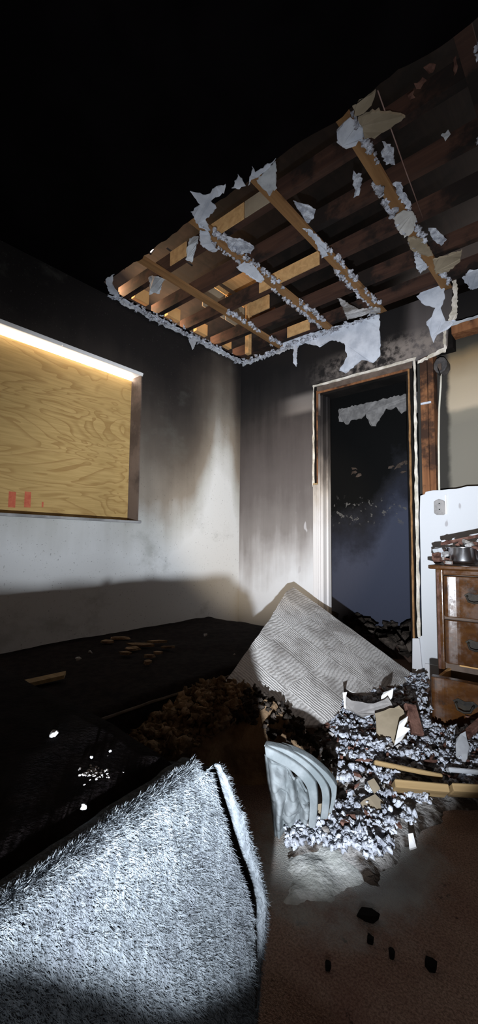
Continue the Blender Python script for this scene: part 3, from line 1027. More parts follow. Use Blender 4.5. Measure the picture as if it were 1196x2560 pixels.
def blanket_pt(u, v):
    """u 0..1 along Y to the hem, v: 0 on the mattress top -> 1 at the floor end"""
    if v < .12:
        t = v / .12
        x = -.462 - .001 * (1 - t) + .024 * math.sin(t * PI / 2)
        z = .4945 + .003 * math.sin(t * PI) - .0145 * t * t
        yh = .432 - .012 * (1 - t)
    else:
        t = (v - .12) / .88
        z = .480 - t * .43
        yh = hem_y(z)
        x = -.438 + .012 * t
    y = -.75 + (yh + .75) * u
    a = min(1, max(0, (v - .06) / .5))
    x += .17 * max(0, .425 - y)
    x += a * (.012 + .013 * math.sin(y * 17 + z * 5) + .014 * noise.noise(Vector((y * 7, z * 7, 1))))
    x += .004 * noise.noise(Vector((y * 40, z * 40, 2)))
    z += .004 * noise.noise(Vector((y * 22, 7, 2))) if v < .3 else 0
    return Vector((x, y, z))


def flap_pt(u, v):
    a = [(531, 1908), (540, 1940), (575, 2040), (603, 2150), (628, 2210), (622, 2300), (612, 2400), (600, 2600)]
    b = [(535, 1908), (564, 1950), (610, 2050), (645, 2160), (663, 2260), (662, 2330), (650, 2400), (634, 2600)]
    s = v * (len(a) - 1)
    i = min(int(s), len(a) - 2)
    t = s - i
    pa = atx(a[i][0] + (a[i + 1][0] - a[i][0]) * t, a[i][1] + (a[i + 1][1] - a[i][1]) * t, -.465)
    pb = atx(b[i][0] + (b[i + 1][0] - b[i][0]) * t, b[i][1] + (b[i + 1][1] - b[i][1]) * t, -.455)
    p = pa.lerp(pb, u)
    p.x += .012 * math.sin(u * PI) + .003 * noise.noise(p * 30)
    return p


def sheet(name, fn, nu, nv, mat, parent, th=.006):
    vs = [fn(i / nu, j / nv) for j in range(nv + 1) for i in range(nu + 1)]
    fs = [(j * (nu + 1) + i, j * (nu + 1) + i + 1, (j + 1) * (nu + 1) + i + 1, (j + 1) * (nu + 1) + i) for j in range(nv) for i in range(nu)]
    o = mesh(name, vs, fs, M[mat], parent, True)
    s = o.modifiers.new('solid', 'SOLIDIFY')
    s.thickness = th
    s.offset = 0
    return o


def pile(name, fn, n, parent, rnd, length=(.004, .010), wdt=.0005, bias=None):
    vs, fs = [], []
    for q in range(n):
        u, v = rnd.random() ** .6 if bias else rnd.random(), rnd.random()
        if bias:
            v = .045 + .955 * v if q % 6 else rnd.uniform(.045, .16)
        p = fn(u, v)
        e = .004
        du = fn(min(u + e, 1), v) - fn(max(u - e, 0), v)
        dv = fn(u, min(v + e, 1)) - fn(u, max(v - e, 0))
        nn = du.cross(dv)
        if nn.length < 1e-9:
            continue
        nn.normalize()
        if nn.x < 0 and nn.z < .5:
            nn = -nn
        if nn.z < -.3:
            nn = -nn
        d = (nn * .55 + dv.normalized() * rnd.uniform(.4, 1.1) + Vector((rnd.uniform(-.5, .5), rnd.uniform(-.5, .5), rnd.uniform(-.5, .5)))).normalized()
        s = d.cross(nn)
        if s.length < 1e-6:
            continue
        s = s.normalized() * wdt * rnd.uniform(.7, 1.4)
        L_ = rnd.uniform(*length)
        b = len(vs)
        vs += [p - s + nn * .002, p + s + nn * .002, p + d * L_ + nn * .003]
        fs.append((b, b + 1, b + 2))
    return mesh(name, vs, fs, M['fleece'], parent)


bk = empty('fleece_blanket', (-.44, .2, .05))
tag(bk, 'fuzzy white fleece blanket hanging over the edge of the near mattress', 'blanket')
sh = sheet('blanket_side', blanket_pt, 110, 60, 'fleece', bk)
tag(pile('fleece_pile', blanket_pt, 150000, bk, R(77), bias=True), kind='stuff')
sheet('corner_flap', flap_pt, 8, 40, 'fleece', bk, .005)


def valley_pt(u, v):
    z = .478 - v * .43
    a = blanket_pt(1.0, .12 + .88 * v)
    b = flap_pt(0.0, min(1, v * .93 + .05))
    mid = Vector((-.57, (a.y + b.y) / 2 - .06, (a.z + b.z) / 2))
    return a.lerp(mid, u * 2) if u < .5 else mid.lerp(b, u * 2 - 1)


sheet('fold_valley', valley_pt, 10, 40, 'fleece', bk, .004)
tag(pile('fleece_pile', flap_pt, 2600, bk, R(78), (.004, .009)), kind='stuff')

# crumbs on the near mattress
rr = R(14)
for (px, py, r_, lab) in ((210, 2016, .003, 'single white crumb on the near black mattress left of the fleece'), (229, 1893, .002, 'tiny white crumb on the near black mattress above the ash smear'), (276, 1878, .002, 'tiny white crumb right of another on the near black mattress')):
    p = atz(px, py, .506)
    mb = MB()
    lump(mb, p, r_, rr, 2, (1, 1, 1))
    tag(mb.build('plaster_crumb', M['paper_grey'], smooth=True), lab, 'crumb')
mb = MB()
for i in range(60):
    p = atz(235 + rr.gauss(0, 22), 1930 + rr.gauss(0, 12), .503)
    lump(mb, p, rr.uniform(.0008, .0022), rr, 1, (1, 1, .5))
tag(mb.build('ash_smear', M['plate']), 'pale smear of ash on the near black mattress', 'ash', kind='stuff')

# things on the low mattress
a, b = atz(-60, 1742, .262), atz(160, 1692, .262)
d = (b - a).normalized()
s_ = Vector((-d.y, d.x, 0)) * .028
tag(MB().prism([a - s_, b - s_ * .9 + d * -.012, b + s_ * .9 + d * .02, a + s_], (0, 0, .014)).build('wood_strip', M['lath']), 'flat tan wood strip lying on the low black mattress at left', 'wood strip')
rr = R(30)
grp = 'scorched flakes on the low mattress'
for i, (px, py, sx, sy) in enumerate(((300, 1595, .13, .04), (350, 1612, .16, .05), (390, 1604, .12, .03), (330, 1622, .09, .05), (420, 1618, .08, .03), (375, 1640, .06, .05), (370, 1655, .04, .04), (270, 1604, .08, .04), (315, 1633, .07, .03), (395, 1632, .05, .03))):
    mb = MB()
    p = atz(px, py, .262)
    chunk(mb, p, (sx, sy, .012), rr, Matrix.Rotation(rr.uniform(.3, 1.2), 4, 'Z') @ Matrix.Rotation(rr.uniform(-.15, .15), 4, 'X'))
    tag(mb.build('scorched_flake', M['brown_heap']), 'brown scorched flake in the small heap on the low mattress', 'debris', grp)
for (px, py, r_, lab) in ((514, 1588, .012, 'grey crumb alone near the far corner of the low mattress'), (196, 1647, .012, 'grey crumb left of the flake heap on the low mattress'), (225, 1630, .010, 'small grey crumb close to the left end of the flake heap'), (586, 1636, .006, 'tiny tan crumb near the right edge of the low mattress'), (135, 1834, .006, 'tiny tan crumb on the dark bed left of the gap')):
    mb = MB()
    lump(mb, atz(px, py, .262 if py < 1800 else .51), r_, rr, 2, (1.2, 1, .7))
    tag(mb.build('plaster_crumb', M['fluff_dirty'], smooth=True), lab, 'crumb')

# ------------------------------------------------------------------ fallen ceiling sheet
P0 = aty(735, 1468, 2.42)
P0.x = P0.x
P1 = atz(1042, 1692, .05)
P2 = atz(705, 1812, .12)
e1 = (P1 - P0).normalized()
nrm = (P1 - P0).cross(P2 - P0).normalized()
if nrm.z < 0:
    nrm = -nrm
e2 = nrm.cross(e1)


def onp(px, py):
    d = ray(px, py)
    return CAM + d * ((P0 - CAM).dot(nrm) / d.dot(nrm))


outl = [(735, 1468), (800, 1515), (900, 1588), (1042, 1692), (1010, 1708), (960, 1740), (915, 1742), (880, 1728), (862, 1722), (850, 1790), (790, 1812), (705, 1815), (640, 1815), (548, 1724), (600, 1652), (640, 1598), (680, 1540), (716, 1478)]
loc = [((onp(*p) - P0).dot(e1), (onp(*p) - P0).dot(e2)) for p in outl]
pts = ragged([Vector((a, b, 0)) for a, b in loc], .05, .003, R(4))
pts = [Vector((p.x, p.y, 0)) for p in pts]
cp = MB().prism(pts, (0, 0, -.013)).build('fallen_ceiling_sheet', M['combed'])
cp.matrix_world = Matrix.Translation(P0) @ Matrix((e1, e2, nrm)).transposed().to_4x4()
tag(cp, 'large fallen ceiling sheet with combed plaster leaning between bed and doorway', 'ceiling sheet')


# ------------------------------------------------------------------ heaps
def inside(p, poly):
    c = False
    j = len(poly) - 1
    for i in range(len(poly)):
        if (poly[i][1] > p[1]) != (poly[j][1] > p[1]) and p[0] < (poly[j][0] - poly[i][0]) * (p[1] - poly[i][1]) / (poly[j][1] - poly[i][1]) + poly[i][0]:
            c = not c
        j = i
    return c


def polydist(p, poly):
    best = 9
    for i in range(len(poly)):
        a, b = Vector(poly[i]), Vector(poly[(i + 1) % len(poly)])
        q = Vector(p)
        t = max(0, min(1, (q - a).dot(b - a) / max((b - a).length_squared, 1e-9)))
        best = min(best, (q - (a + (b - a) * t)).length)
    return best


def heap(name, poly, hfun, res, mat, amp, fr, seed):
    xs = [p[0] for p in poly]
    ys_ = [p[1] for p in poly]
    x0, x1, y0, y1 = min(xs), max(xs), min(ys_), max(ys_)
    nx, ny = int((x1 - x0) / res) + 1, int((y1 - y0) / res) + 1
    vs, fs, ok = [], [], {}
    for j in range(ny + 1):
        for i in range(nx + 1):
            x, y = x0 + i * res, y0 + j * res
            q = (x, y)
            d = polydist(q, poly) * (1 if inside(q, poly) else -1)
            if d < -.03:
                continue
            e = max(0, min(1, (d + .01) / .10))
            n1 = noise.noise(Vector((x * fr, y * fr, seed)))
            n2 = abs(noise.noise(Vector((x * fr * 2.3, y * fr * 2.3, seed + 3))))
            n3 = abs(noise.noise(Vector((x * fr * 5, y * fr * 5, seed + 7))))
            z = hfun(x, y) * e ** .6 + amp * e * (n1 + .8 * n2 + .5 * n3)
            ok[i, j] = len(vs)
            vs.append((x + res * .3 * n1, y + res * .3 * n2, max(z, 0) - (.004 if d < 0 else 0)))
    for j in range(ny):
        for i in range(nx):
            k = [(i, j), (i + 1, j), (i + 1, j + 1), (i, j + 1)]
            if all(q in ok for q in k):
                fs.append(tuple(ok[q] for q in k))
    return mesh(name, vs, fs, M[mat])


# scorched brown heap beside the low mattress
hp = [(-1.26, .62), (-1.25, 1.42), (-1.08, 1.50), (-.92, 1.42), (-.80, 1.40), (-.70, 1.36), (-.80, 1.27), (-.98, 1.12), (-1.06, .85), (-1.10, .62)]


def hh(x, y):
    g = lambda cx, cy, sx, sy: math.exp(-((x - cx) / sx) ** 2 - ((y - cy) / sy) ** 2)
    return .17 * g(-1.20, 1.22, .24, .32) + .12 * g(-.95, 1.25, .2, .2) + .08 * g(-1.1, .8, .2, .25)


hb = heap('scorched_heap', hp, hh, .012, 'brown_heap', .055, 9, 2)
tag(hb, 'lumpy brown scorched debris heap between the low mattress and fallen sheet', 'debris heap', kind='stuff')
rr = R(61)
mb = MB()
mb2 = MB()
for i in range(1500):
    x, y = rr.uniform(-1.26, -.70), rr.uniform(.66, 1.48)
    if inside((x, y), hp):
        far = x + .35 * (y - 1.2) > -1.02
        lump(mb2 if far else mb, (x, y, hh(x, y) + .01 + rr.random() * .05), rr.uniform(.004, .013) if far else rr.uniform(.006, .019), rr, 2, (1, 1, .9), .7)
tag(mb2.build('dark_clods', M['dark_heap'], smooth=True), 'fine dark clods at the right foot of the scorched heap', 'debris', kind='stuff')
tag(mb.build('brown_clods', M['brown_heap'], smooth=True), 'loose brown clods strewn over the scorched heap', 'debris', kind='stuff')

# white insulation spill
pix = [(768, 1812), (800, 1800), (860, 1742), (930, 1735), (1000, 1700), (1058, 1690), (1075, 1790), (1110, 1825), (1196, 1800), (1300, 1850), (1300, 1960), (1130, 1985), (1050, 2030), (1000, 2100), (930, 2150), (860, 2120), (800, 2085), (735, 2105), (725, 2040), (850, 1990), (838, 1890), (800, 1850)]
ip = [(lambda v: (v.x, v.y))(atz(a, b, .05)) for a, b in pix]
ih = lambda x, y: .030 + .030 * noise.noise(Vector((x * 3, y * 3, 4)))
ipb = [(a + .05 * noise.noise(Vector((i * 2.7, 1, 7))), b + .05 * noise.noise(Vector((i * 2.7, 5, 7)))) for i, (a, b) in enumerate([(lambda t, p, q_: (p[0] + (q_[0] - p[0]) * t, p[1] + (q_[1] - p[1]) * t))(k / 4, ip[w_], ip[(w_ + 1) % len(ip)]) for w_ in range(len(ip)) for k in range(4)])]
o = heap('rubble_bed', ipb, ih, .014, 'bed', .022, 10, 5)
tag(o, 'dark crumbly rubble layer on the floor in front of the dresser', 'rubble', kind='stuff')
rr = R(62)
mbw, mbd = MB(), MB()
cnt = 0
xs = [p[0] for p in ip]
ys_ = [p[1] for p in ip]
while cnt < 1500:
    x, y = rr.uniform(min(xs), max(xs)), rr.uniform(min(ys_), max(ys_))
    cnt += 1
    if not inside((x, y), ip):
        continue
    dens = noise.noise(Vector((x * 5.5, y * 5.5, 12))) + .26
    z = ih(x, y) + .010 + rr.random() * .016
    if dens > 0 or rr.random() < .22:
        cr = rr.uniform(.008, .024)
        for q in range(8):
            r_ = rr.uniform(.003, .009) * (1.5 if rr.random() < .08 else 1)
            lump(mbw, (x + rr.gauss(0, cr * .6), y + rr.gauss(0, cr * .6), z + abs(rr.gauss(0, cr * .5))), r_, rr, 2 if r_ > .005 else 1, (1, 1, .85), .75)
    elif rr.random() < .8:
        lump(mbd, (x, y, z), rr.uniform(.006, .016), rr, 1, (1, 1, .7), .5)
fp = [(lambda v: (v.x, v.y))(atz(a, b, .05)) for a, b in ((722, 2050), (850, 1995), (970, 1990), (1010, 2070), (900, 2118), (800, 2088), (730, 2112))]
for q in range(900):
    x, y = rr.uniform(-1.0, -.3), rr.uniform(.9, 1.6)
    if inside((x, y), fp):
        for w_ in range(6):
            lump(mbw, (x + rr.gauss(0, .010), y + rr.gauss(0, .010), ih(x, y) * .7 + .008 + rr.random() * .022), rr.uniform(.003, .010), rr, 2, (1, 1, .85), .75)
tag(mbw.build('insulation_spill', M['fluff'], smooth=True), 'bright white clumps of blown insulation spilled over the floor', 'insulation', kind='stuff')
tag(mbd.build('dirty_crumbs', M['fluff_dirty']), 'greyish crumbs mixed into the white insulation spill', 'debris', kind='stuff')
mbs = MB()
for q in range(260):
    x, y = rr.uniform(min(xs), max(xs)), rr.uniform(min(ys_), max(ys_))
    if inside((x, y), ip):
        chunk(mbs, (x, y, ih(x, y) + .022 + rr.random() * .012), (rr.uniform(.02, .06), rr.uniform(.006, .016), rr.uniform(.004, .010)), rr)
tag(mbs.build('charred_splinters', M['rubble']), 'dark charred splinters scattered through the white insulation spill', 'debris', kind='stuff')
# the clump caught on the left edge of the fallen sheet
mb = MB()
for i in range(45):
    q = rr.random()
    p = onp(700 + 14 * q + rr.gauss(0, 5), 1765 + 50 * q + rr.gauss(0, 6)) + nrm * rr.uniform(0, .02)
    lump(mb, p, rr.uniform(.006, .013), rr, 1)
tag(mb.build('insulation_clump', M['fluff'], smooth=True), 'small white insulation clump at the lower left corner of the fallen sheet', 'insulation')

# dusty rumpled sheet on the carpet
q = [(712, 2235), (733, 2085), (800, 2062), (905, 2040), (1010, 2085), (940, 2150), (830, 2225)]
dp = [(lambda v: (v.x, v.y))(atz(a, b, .02)) for a, b in q]


def dh(x, y):
    r_ = (x * .35 + y * .94)
    return .008 + .012 * abs(math.sin(r_ * 34 + 1.2 * noise.noise(Vector((x * 5, y * 5, 1)))))


dp = [(a + .03 * noise.noise(Vector((i * 3.3, 1, 1))), b + .03 * noise.noise(Vector((i * 3.3, 5, 1)))) for i, (a, b) in enumerate([(lambda t, p, q_: (p[0] + (q_[0] - p[0]) * t, p[1] + (q_[1] - p[1]) * t))(k / 6, dp[w_], dp[(w_ + 1) % len(dp)]) for w_ in range(len(dp)) for k in range(6)])]
o = heap('dusty_sheet', dp, dh, .008, 'dust', .006, 18, 9)
for p in o.data.polygons:
    p.use_smooth = True
tag(o, 'white dusty rumpled sheet on the carpet below the insulation spill', 'sheet')

# ------------------------------------------------------------------ folded grey blanket
fb = empty('folded_blanket', tuple(atz(780, 2040, 0.0)))
tag(fb, 'folded grey blanket with curved layers standing beside the scorched heap', 'blanket')
BY = 1.02


def fold_layer(outer, inner, depth, name='fold', y=None):
    """a bent layer between two pixel curves, standing as a thick slab"""
    yq = y or BY
    n = len(outer)
    vs, fs = [], []
    bk_ = Vector((-.42, .9, 0)).normalized() * depth
    def place(p):
        # vertical plane through the blanket facing the camera
        d = ray(*p)
        nr = Vector((.62, -.78, 0))
        c = Vector((-.675, yq - .03, 0))
        t = (c - CAM).dot(nr) / d.dot(nr)
        return CAM + d * t
    o_ = [place(p) for p in outer]
    i_ = [place(p) for p in inner]
    for a, b in zip(o_, i_):
        vs += [a, b, a + bk_, b + bk_]
    for k in range(n - 1):
        a = 4 * k
        fs += [(a, a + 1, a + 5, a + 4), (a + 2, a + 6, a + 7, a + 3), (a, a + 4, a + 6, a + 2), (a + 1, a + 3, a + 7, a + 5)]
    fs += [(0, 2, 3, 1), (4 * n - 4, 4 * n - 3, 4 * n - 1, 4 * n - 2)]
    o = mesh(name, vs, fs, M['grey_cloth'], fb)
    bm = bmesh.new()
    bm.from_mesh(o.data)
    bmesh.ops.recalc_face_normals(bm, faces=bm.faces)
    bm.to_mesh(o.data)
    bm.free()
    bevel(o, .005, 2)
    s = o.modifiers.new('sub', 'SUBSURF')
    s.levels = 1
    s.render_levels = 2
    for p in o.data.polygons:
        p.use_smooth = True
    return o


fold_layer([(660, 1866), (684, 1876), (728, 1898), (768, 1928), (790, 1956), (797, 2000), (790, 2075)], [(664, 1894), (690, 1908), (725, 1924), (755, 1952), (770, 1974), (775, 2010), (770, 2075)], .03, y=1.02)
fold_layer([(660, 1862), (712, 1870), (758, 1896), (796, 1930), (820, 1960), (828, 1995), (820, 2050)], [(660, 1868), (708, 1882), (748, 1908), (784, 1942), (802, 1966), (808, 2000), (800, 2050)], .03, y=1.035)
fold_layer([(700, 1866), (760, 1884), (800, 1916), (830, 1944), (843, 1968), (842, 1995), (830, 2034)], [(700, 1870), (754, 1894), (792, 1926), (818, 1952), (829, 1974), (830, 1995), (822, 2034)], .03, y=1.05)


def front_pt(u, v):
    top = [(664, 1900), (690, 1915), (722, 1938), (752, 1966), (774, 1990)]
    bot = [(690, 2100), (700, 2095), (722, 2090), (748, 2085), (772, 2076)]
    s_ = u * 4
    i_ = min(int(s_), 3)
    t_ = s_ - i_
    a = [top[i_][k] + (top[i_ + 1][k] - top[i_][k]) * t_ for k in (0, 1)]
    b = [bot[i_][k] + (bot[i_ + 1][k] - bot[i_][k]) * t_ for k in (0, 1)]
    p = (a[0] + (b[0] - a[0]) * v, a[1] + (b[1] - a[1]) * v)
    nr = Vector((.62, -.78, 0))
    d = ray(*p)
    c = Vector((-.675, .99, 0))
    w_ = CAM + d * ((c - CAM).dot(nr) / d.dot(nr))
    dep = .012 + .030 * math.exp(-((v - .10) / .10) ** 2) + .012 * math.sin(u * 19 + 3 * noise.noise(Vector((u * 3, v * 3, 0)))) + .012 * noise.noise(Vector((u * 7, v * 5, 3))) + .02 * abs(noise.noise(Vector((u * 4, v * 9, 8))))
    return w_ - nr * dep


sheet('hanging_fold', front_pt, 70, 40, 'grey_cloth', fb, .006)

# ------------------------------------------------------------------ boards and broken pieces in the rubble
def plank(name, pa, pb, za, zb, w, th, mat, lab, cat, roll=0.0, group=None):
    a, b = atz(pa[0], pa[1], za), atz(pb[0], pb[1], zb)
    d = (b - a)
    L_ = d.length
    d.normalize()
    s = d.cross(Vector((0, 0, 1))).normalized()
    u = s.cross(d)
    rm = Matrix((d, s, u)).transposed().to_4x4()
    mt_ = Matrix.Translation(a) @ rm @ Matrix.Rotation(roll, 4, 'X')
    o = bevel(MB().box((0, -w / 2, 0), (L_, w / 2, th)).build(name, M[mat]), .003, 1)
    o.matrix_world = mt_
    return tag(o, lab, cat, group)


plank('wood_board', (985, 1975), (1120, 1988), .065, .06, .062, .022, 'lath', 'tan board with pale edges lying across the insulation spill', 'board', .75)
plank('wood_board', (1128, 1985), (1330, 1996), .06, .055, .062, .022, 'lath', 'tan board continuing to the right edge, end to end with another', 'board', .75)
plank('wood_lath', (935, 1912), (1105, 1948), .085, .065, .035, .014, 'lath', 'narrow tan lath lying just above the two tan boards', 'lath', .5)
plank('wood_lath', (1120, 1930), (1300, 1948), .07, .06, .03, .014, 'paper_grey', 'pale narrow lath at the right edge of the insulation spill', 'lath', .5)
plank('charred_stick', (1022, 1765), (1042, 1840), .14, .06, .05, .02, 'rubble', 'dark red-brown stick leaning beside the open drawer', 'stick', .3)
plank('charred_stick', (1160, 1850), (1215, 1800), .07, .10, .03, .02, 'rubble', 'dark stick lying in the rubble under the drawer at right edge', 'stick')


def pxslab(name, poly, z, th, mat, lab, cat, tilt=(0, 0), seed=1):
    c = [sum(p[0] for p in poly) / len(poly), sum(p[1] for p in poly) / len(poly)]
    pc = atz(c[0], c[1], z)
    pts = []
    for p in poly:
        d = ray(*p)
        n_ = Vector((tilt[0], tilt[1], 1)).normalized()
        t = (pc - CAM).dot(n_) / d.dot(n_)
        pts.append(CAM + d * t)
    n_ = Vector((tilt[0], tilt[1], 1)).normalized()
    return tag(MB().prism(ragged(pts, .02, .003, R(seed)), n_ * -th).build(name, M[mat]), lab, cat)


pxslab('drywall_piece', [(938, 1782), (1000, 1765), (1022, 1800), (1015, 1840), (985, 1862), (945, 1850)], .10, .012, 'tan', 'tan broken drywall piece standing in the insulation near the stick', 'drywall', (.35, -.75), 71)
pxslab('drywall_piece', [(860, 1735), (878, 1752), (935, 1760), (972, 1742), (985, 1768), (940, 1782), (905, 1788), (864, 1770)], .13, .012, 'plate', 'grey-brown drywall piece with white edge against the fallen sheet', 'drywall', (.3, -.9), 72)
pxslab('drywall_piece', [(858, 1732), (868, 1730), (864, 1772), (858, 1768)], .16, .006, 'white', 'narrow upright white drywall edge at the foot of the fallen sheet', 'drywall', (.3, -.9), 73)
pxslab('drywall_piece', [(1140, 1845), (1165, 1830), (1176, 1870), (1165, 1910), (1140, 1895)], .09, .012, 'paper_grey', 'pale grey drywall lump in the rubble at the right edge', 'drywall', (.1, -.6), 74)
pxslab('drywall_piece', [(1000, 1802), (1020, 1790), (1012, 1815), (1025, 1822), (1005, 1850), (985, 1862), (995, 1830)], .125, .004, 'white', 'curled white paper strip over the tan drywall piece', 'paper', (.2, -.7), 75)
pxslab('drywall_piece', [(960, 1730), (985, 1722), (980, 1745), (965, 1765), (952, 1752)], .15, .004, 'white', 'bent white paper scrap above the tan drywall piece', 'paper', (.2, -.8), 76)
pxslab('drywall_piece', [(895, 2010), (940, 1985), (960, 2005), (950, 2028), (905, 2030)], .06, .010, 'tan', 'brown drywall flake among white clumps left of the tan board', 'drywall', (.1, -.3), 77)
pxslab('drywall_piece', [(1020, 2085), (1035, 2080), (1040, 2115), (1025, 2125)], .05, .010, 'white', 'small upright white piece at the front edge of the spill', 'drywall', (.1, -.9), 78)
pxslab('drywall_piece', [(790, 2010), (815, 2005), (828, 2018), (815, 2040), (797, 2032)], .07, .010, 'tan', 'small tan flake at the foot of the folded grey blanket', 'drywall', (.1, -.5), 79)
pxslab('drywall_piece', [(920, 1955), (936, 1945), (948, 1972), (938, 1984)], .08, .006, 'tan', 'small tan splinter between white clumps left of the narrow lath', 'splinter', (.1, -.5), 80)

# burnt bits on the open carpet
rr = R(41)
for (px, py, w_, h_, lab) in ((922, 2287, .05, .03, 'largest black charred flake alone on the brown carpet'), (926, 2349, .014, .014, 'small black char crumb below the large flake on the carpet'), (820, 2413, .012, .015, 'small black char crumb near the left edge of the carpet'), (1078, 2412, .022, .022, 'black char crumb at the right on the carpet'), (980, 2384, .012, .016, 'small black char crumb in the middle of the carpet')):
    mb = MB()
    chunk(mb, atz(px, py, .006), (w_, h_, .012), rr, Matrix.Rotation(YAW - .2, 4, 'Z'))
    tag(mb.build('char_flake', M['black']), lab, 'char')

# ------------------------------------------------------------------ dresser
DF = 2.36
dl = atz  # noqa
pL = aty(1092, 1500, DF)
DXL = pL.x
DW = .92
DH = .705
dr = empty('dresser', (DXL + DW / 2, DF + .2, 0))
tag(dr, 'brown wooden dresser with bowed drawers and debris on top at right', 'dresser')
bevel(MB().box((DXL + .012, DF + .012, .03), (DXL + DW - .012, YB - .03, DH - .025)).build('carcass', M['jamb'], dr), .002)
for sx in (DXL, DXL + DW - .034):
    bevel(MB().box((sx, DF - .002, 0), (sx + .034, DF + .03, DH - .022)).build('stile', M['dresser'], dr), .006, 3)
for q in range(3):
    MB().tube([(DXL + .006 + .004 * q, DF - .003, .04), (DXL + .006 + .004 * q, DF - .003, DH - .04)], .0018, 6).build('bead', M['rubble'], dr)
bevel(MB().prism([(DXL - .035, DF - .010, DH - .022), (DXL - .020, DF - .028, DH - .022), (DXL + DW + .02, DF - .034, DH - .022), (DXL + DW + .02, YB - .02, DH - .022), (DXL - .030, YB - .02, DH - .022)], (0, 0, .020)).build('top', M['dresser'], dr), .005, 2)


def drawer_front(x0, x1, y, z0, z1):
    # serpentine front: a rounded swell at either end, scooped beside it, slightly bowed in the middle
    half = [(0, .03), (.0005, .004), (.002, -.008), (.006, -.016), (.012, -.021), (.018, -.0225), (.024, -.0225), (.031, -.0212), (.040, -.0188), (.050, -.0160), (.060, -.0140), (.075, -.0128), (.10, -.0128)]
    pts = [(x0 + a, y + b) for a, b in half]
    n_ = 10
    for k in range(1, n_):
        t = k / n_
        pts.append((x0 + .10 + (x1 - x0 - .20) * t, y - .0128 - .006 * math.sin(t * PI)))
    pts += [(x1 - a, y + b) for a, b in reversed(half)]
    return MB().prism([(a, b, z0) for a, b in pts], (0, 0, z1 - z0))


def drawer(y, z0, z1, hx):
    mb = drawer_front(DXL + .038, DXL + DW - .038, y, z0, z1)
    o = mb.build('drawer', M['dresser'], dr)
    bevel(o, .004, 2)
    zc = (z0 + z1) / 2
    for k, xx in enumerate((DXL + hx, DXL + DW - hx)):
        pl = [(xx - .05, zc + .012), (xx - .03, zc + .026), (xx, zc + .018), (xx + .03, zc + .026), (xx + .05, zc + .012), (xx + .03, zc - .010), (xx, zc - .022), (xx - .03, zc - .010)]
        h = MB().prism([(a, y - .0125 - .003, b) for a, b in pl], (0, -.004, 0))
        h.tube([(xx - .034, y - .018, zc + .010), (xx - .034, y - .038, zc + .006), (xx - .025, y - .044, zc - .014), (xx, y - .046, zc - .020), (xx + .025, y - .044, zc - .014), (xx + .034, y - .038, zc + .006), (xx + .034, y - .018, zc + .010)], .005, 8)
        h.build('handle', M['handle'], o)
    return o


drawer(DF - .002, .445, .650, .185)
drawer(DF - .002, .215, .430, .185)
DO = DF - .25
d3 = drawer(DO, .010, .205, .185)
MB().box((DXL + .044, DO + .02, .03), (DXL + .058, DF + .02, .185)).build('drawer_side', M['cut'], d3)
MB().box((DXL + DW - .058, DO + .02, .03), (DXL + DW - .044, DF + .02, .185)).build('drawer_side', M['cut'], d3)
MB().box((DXL + .044, DO + .02, .03), (DXL + DW - .044, DF + .02, .036)).build('drawer_bottom', M['jamb'], d3)
bevel(MB().box((DXL + .034, DF - .004, .655), (DXL + DW - .034, DF + .02, .682)).build('rail', M['dresser'], dr), .006, 3)
MB().box((DXL + .10, DF + .004, .205), (DXL + DW - .034, DF + .012, .222)).build('rail', M['cut'], dr)

# pot and rubble on the dresser
pc = atz(1158, 1428, DH)
pc.y = DF + .13
pc.x = aty(1158, 1400, pc.y).x
pot = empty('metal_pot', (pc.x, pc.y, DH))
tag(pot, 'shiny steel pot half buried in rubble on top of the dresser', 'pot')


def lathe(name, prof, c, mat, parent, n=40):
    vs, fs = [], []
    for (r_, z) in prof:
        for k in range(n):
            a = 2 * PI * k / n
            vs.append((c[0] + r_ * math.cos(a), c[1] + r_ * math.sin(a), c[2] + z))
    m_ = len(prof)
    for j in range(m_ - 1):
        for k in range(n):
            fs.append((j * n + k, j * n + (k + 1) % n, (j + 1) * n + (k + 1) % n, (j + 1) * n + k))
    return mesh(name, vs, fs, M[mat], parent, True)


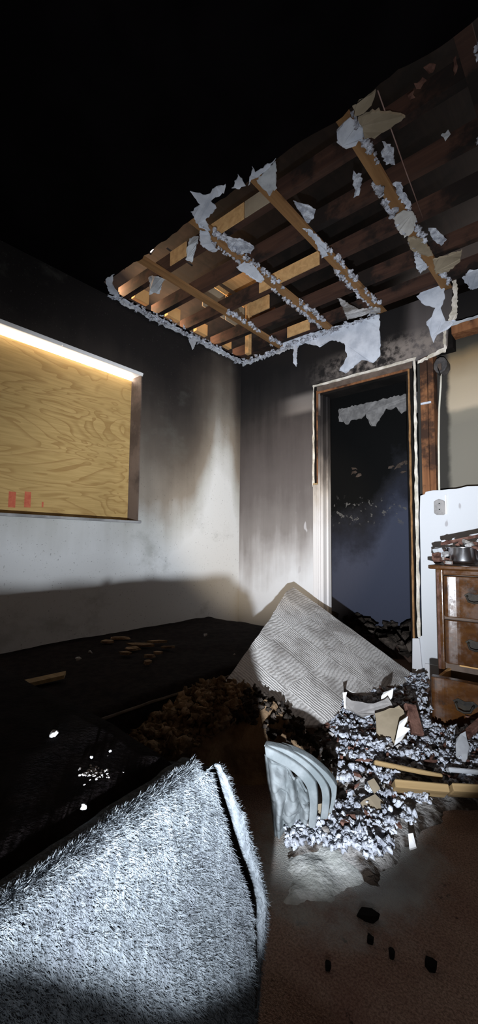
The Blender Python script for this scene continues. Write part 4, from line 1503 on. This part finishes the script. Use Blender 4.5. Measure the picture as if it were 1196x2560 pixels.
lathe('pot_body', [(.001, .004), (.062, .004), (.072, .010), (.076, .022), (.077, .085), (.081, .089), (.081, .093), (.074, .093), (.073, .03), (.001, .026)], (pc.x, pc.y, DH), 'metal', pot)
MB().tube([(pc.x + .07, pc.y, DH + .07), (pc.x + .10, pc.y, DH + .075), (pc.x + .105, pc.y + .03, DH + .075), (pc.x + .07, pc.y + .04, DH + .07)], .005, 8).build('handle', M['metal'], pot, True)
rr = R(90)
for i in range(46):
    if i < 16:
        p = (pc.x - .095 + rr.uniform(-.03, .06), pc.y + rr.uniform(-.09, .04), DH + .012 + rr.uniform(0, .05))
        if p[0] > pc.x - .05:
            p = (p[0], pc.y - .11, DH + .010)
    elif i < 32:
        p = (pc.x + rr.uniform(-.075, .075), pc.y + rr.uniform(-.05, .06), DH + .088 + rr.uniform(0, .03))
    else:
        p = (pc.x + rr.uniform(.10, .26), pc.y + rr.uniform(-.11, .06), DH + .008 + rr.uniform(0, .022))
    mb = MB()
    s = rr.uniform(.022, .065)
    chunk(mb, p, (s, s * rr.uniform(.5, 1), s * rr.uniform(.25, .7)), rr)
    mt_ = 'rubble' if rr.random() < .75 else 'fluff_dirty'
    tag(mb.build('rubble_chunk', M[mt_]), ('red-brown' if mt_ == 'rubble' else 'pale grey') + ' rubble chunk piled around the steel pot on the dresser', 'rubble', 'rubble on the dresser')
a = Vector((pc.x - .10, pc.y - .02, DH + .100))
b = Vector((pc.x + .10, pc.y + .02, DH + .150))
mb = MB()
d = (b - a).normalized()
s = d.cross(Vector((0, 0, 1))).normalized() * .035
mb.prism([a - s, b - s, b + s, a + s], (0, 0, .016))
tag(mb.build('charred_board', M['rubble']), 'charred red-brown board lying slanted over the steel pot', 'board')
mb = MB()
p = Vector((pc.x - .105, pc.y - .05, DH + .06))
chunk(mb, p, (.06, .05, .05), rr)
tag(mb.build('rubble_chunk', M['paper_grey']), 'whitish broken chunk left of the steel pot', 'rubble')

# debris on the hall floor seen through the doorway
rr = R(95)
mb = MB()
for i in range(160):
    x, y = rr.uniform(-2.0, -.8), rr.uniform(YB + .2, YH - .05)
    lump(mb, (x, y, .02 + rr.random() * .12), rr.uniform(.02, .06), rr, 1, (1, 1, .7), .5)
tag(mb.build('hall_debris', M['dark_heap']), 'dark heap of debris on the hall floor behind the doorway', 'debris', kind='stuff')

# low chest added out of view: its edge shades the carpet at the bottom of the picture
ch = empty('shade_caster', (.35, -.25, 0))
tag(ch, 'added low black chest below the bottom edge of the picture', 'blocker')
bevel(MB().box((-.23, -.30, .0), (1.0, .290, .20)).build('body', M['black'], ch), .006)
bevel(MB().box((-.24, -.31, .202), (1.01, .298, .235)).build('blocker_top', M['black'], ch), .006)
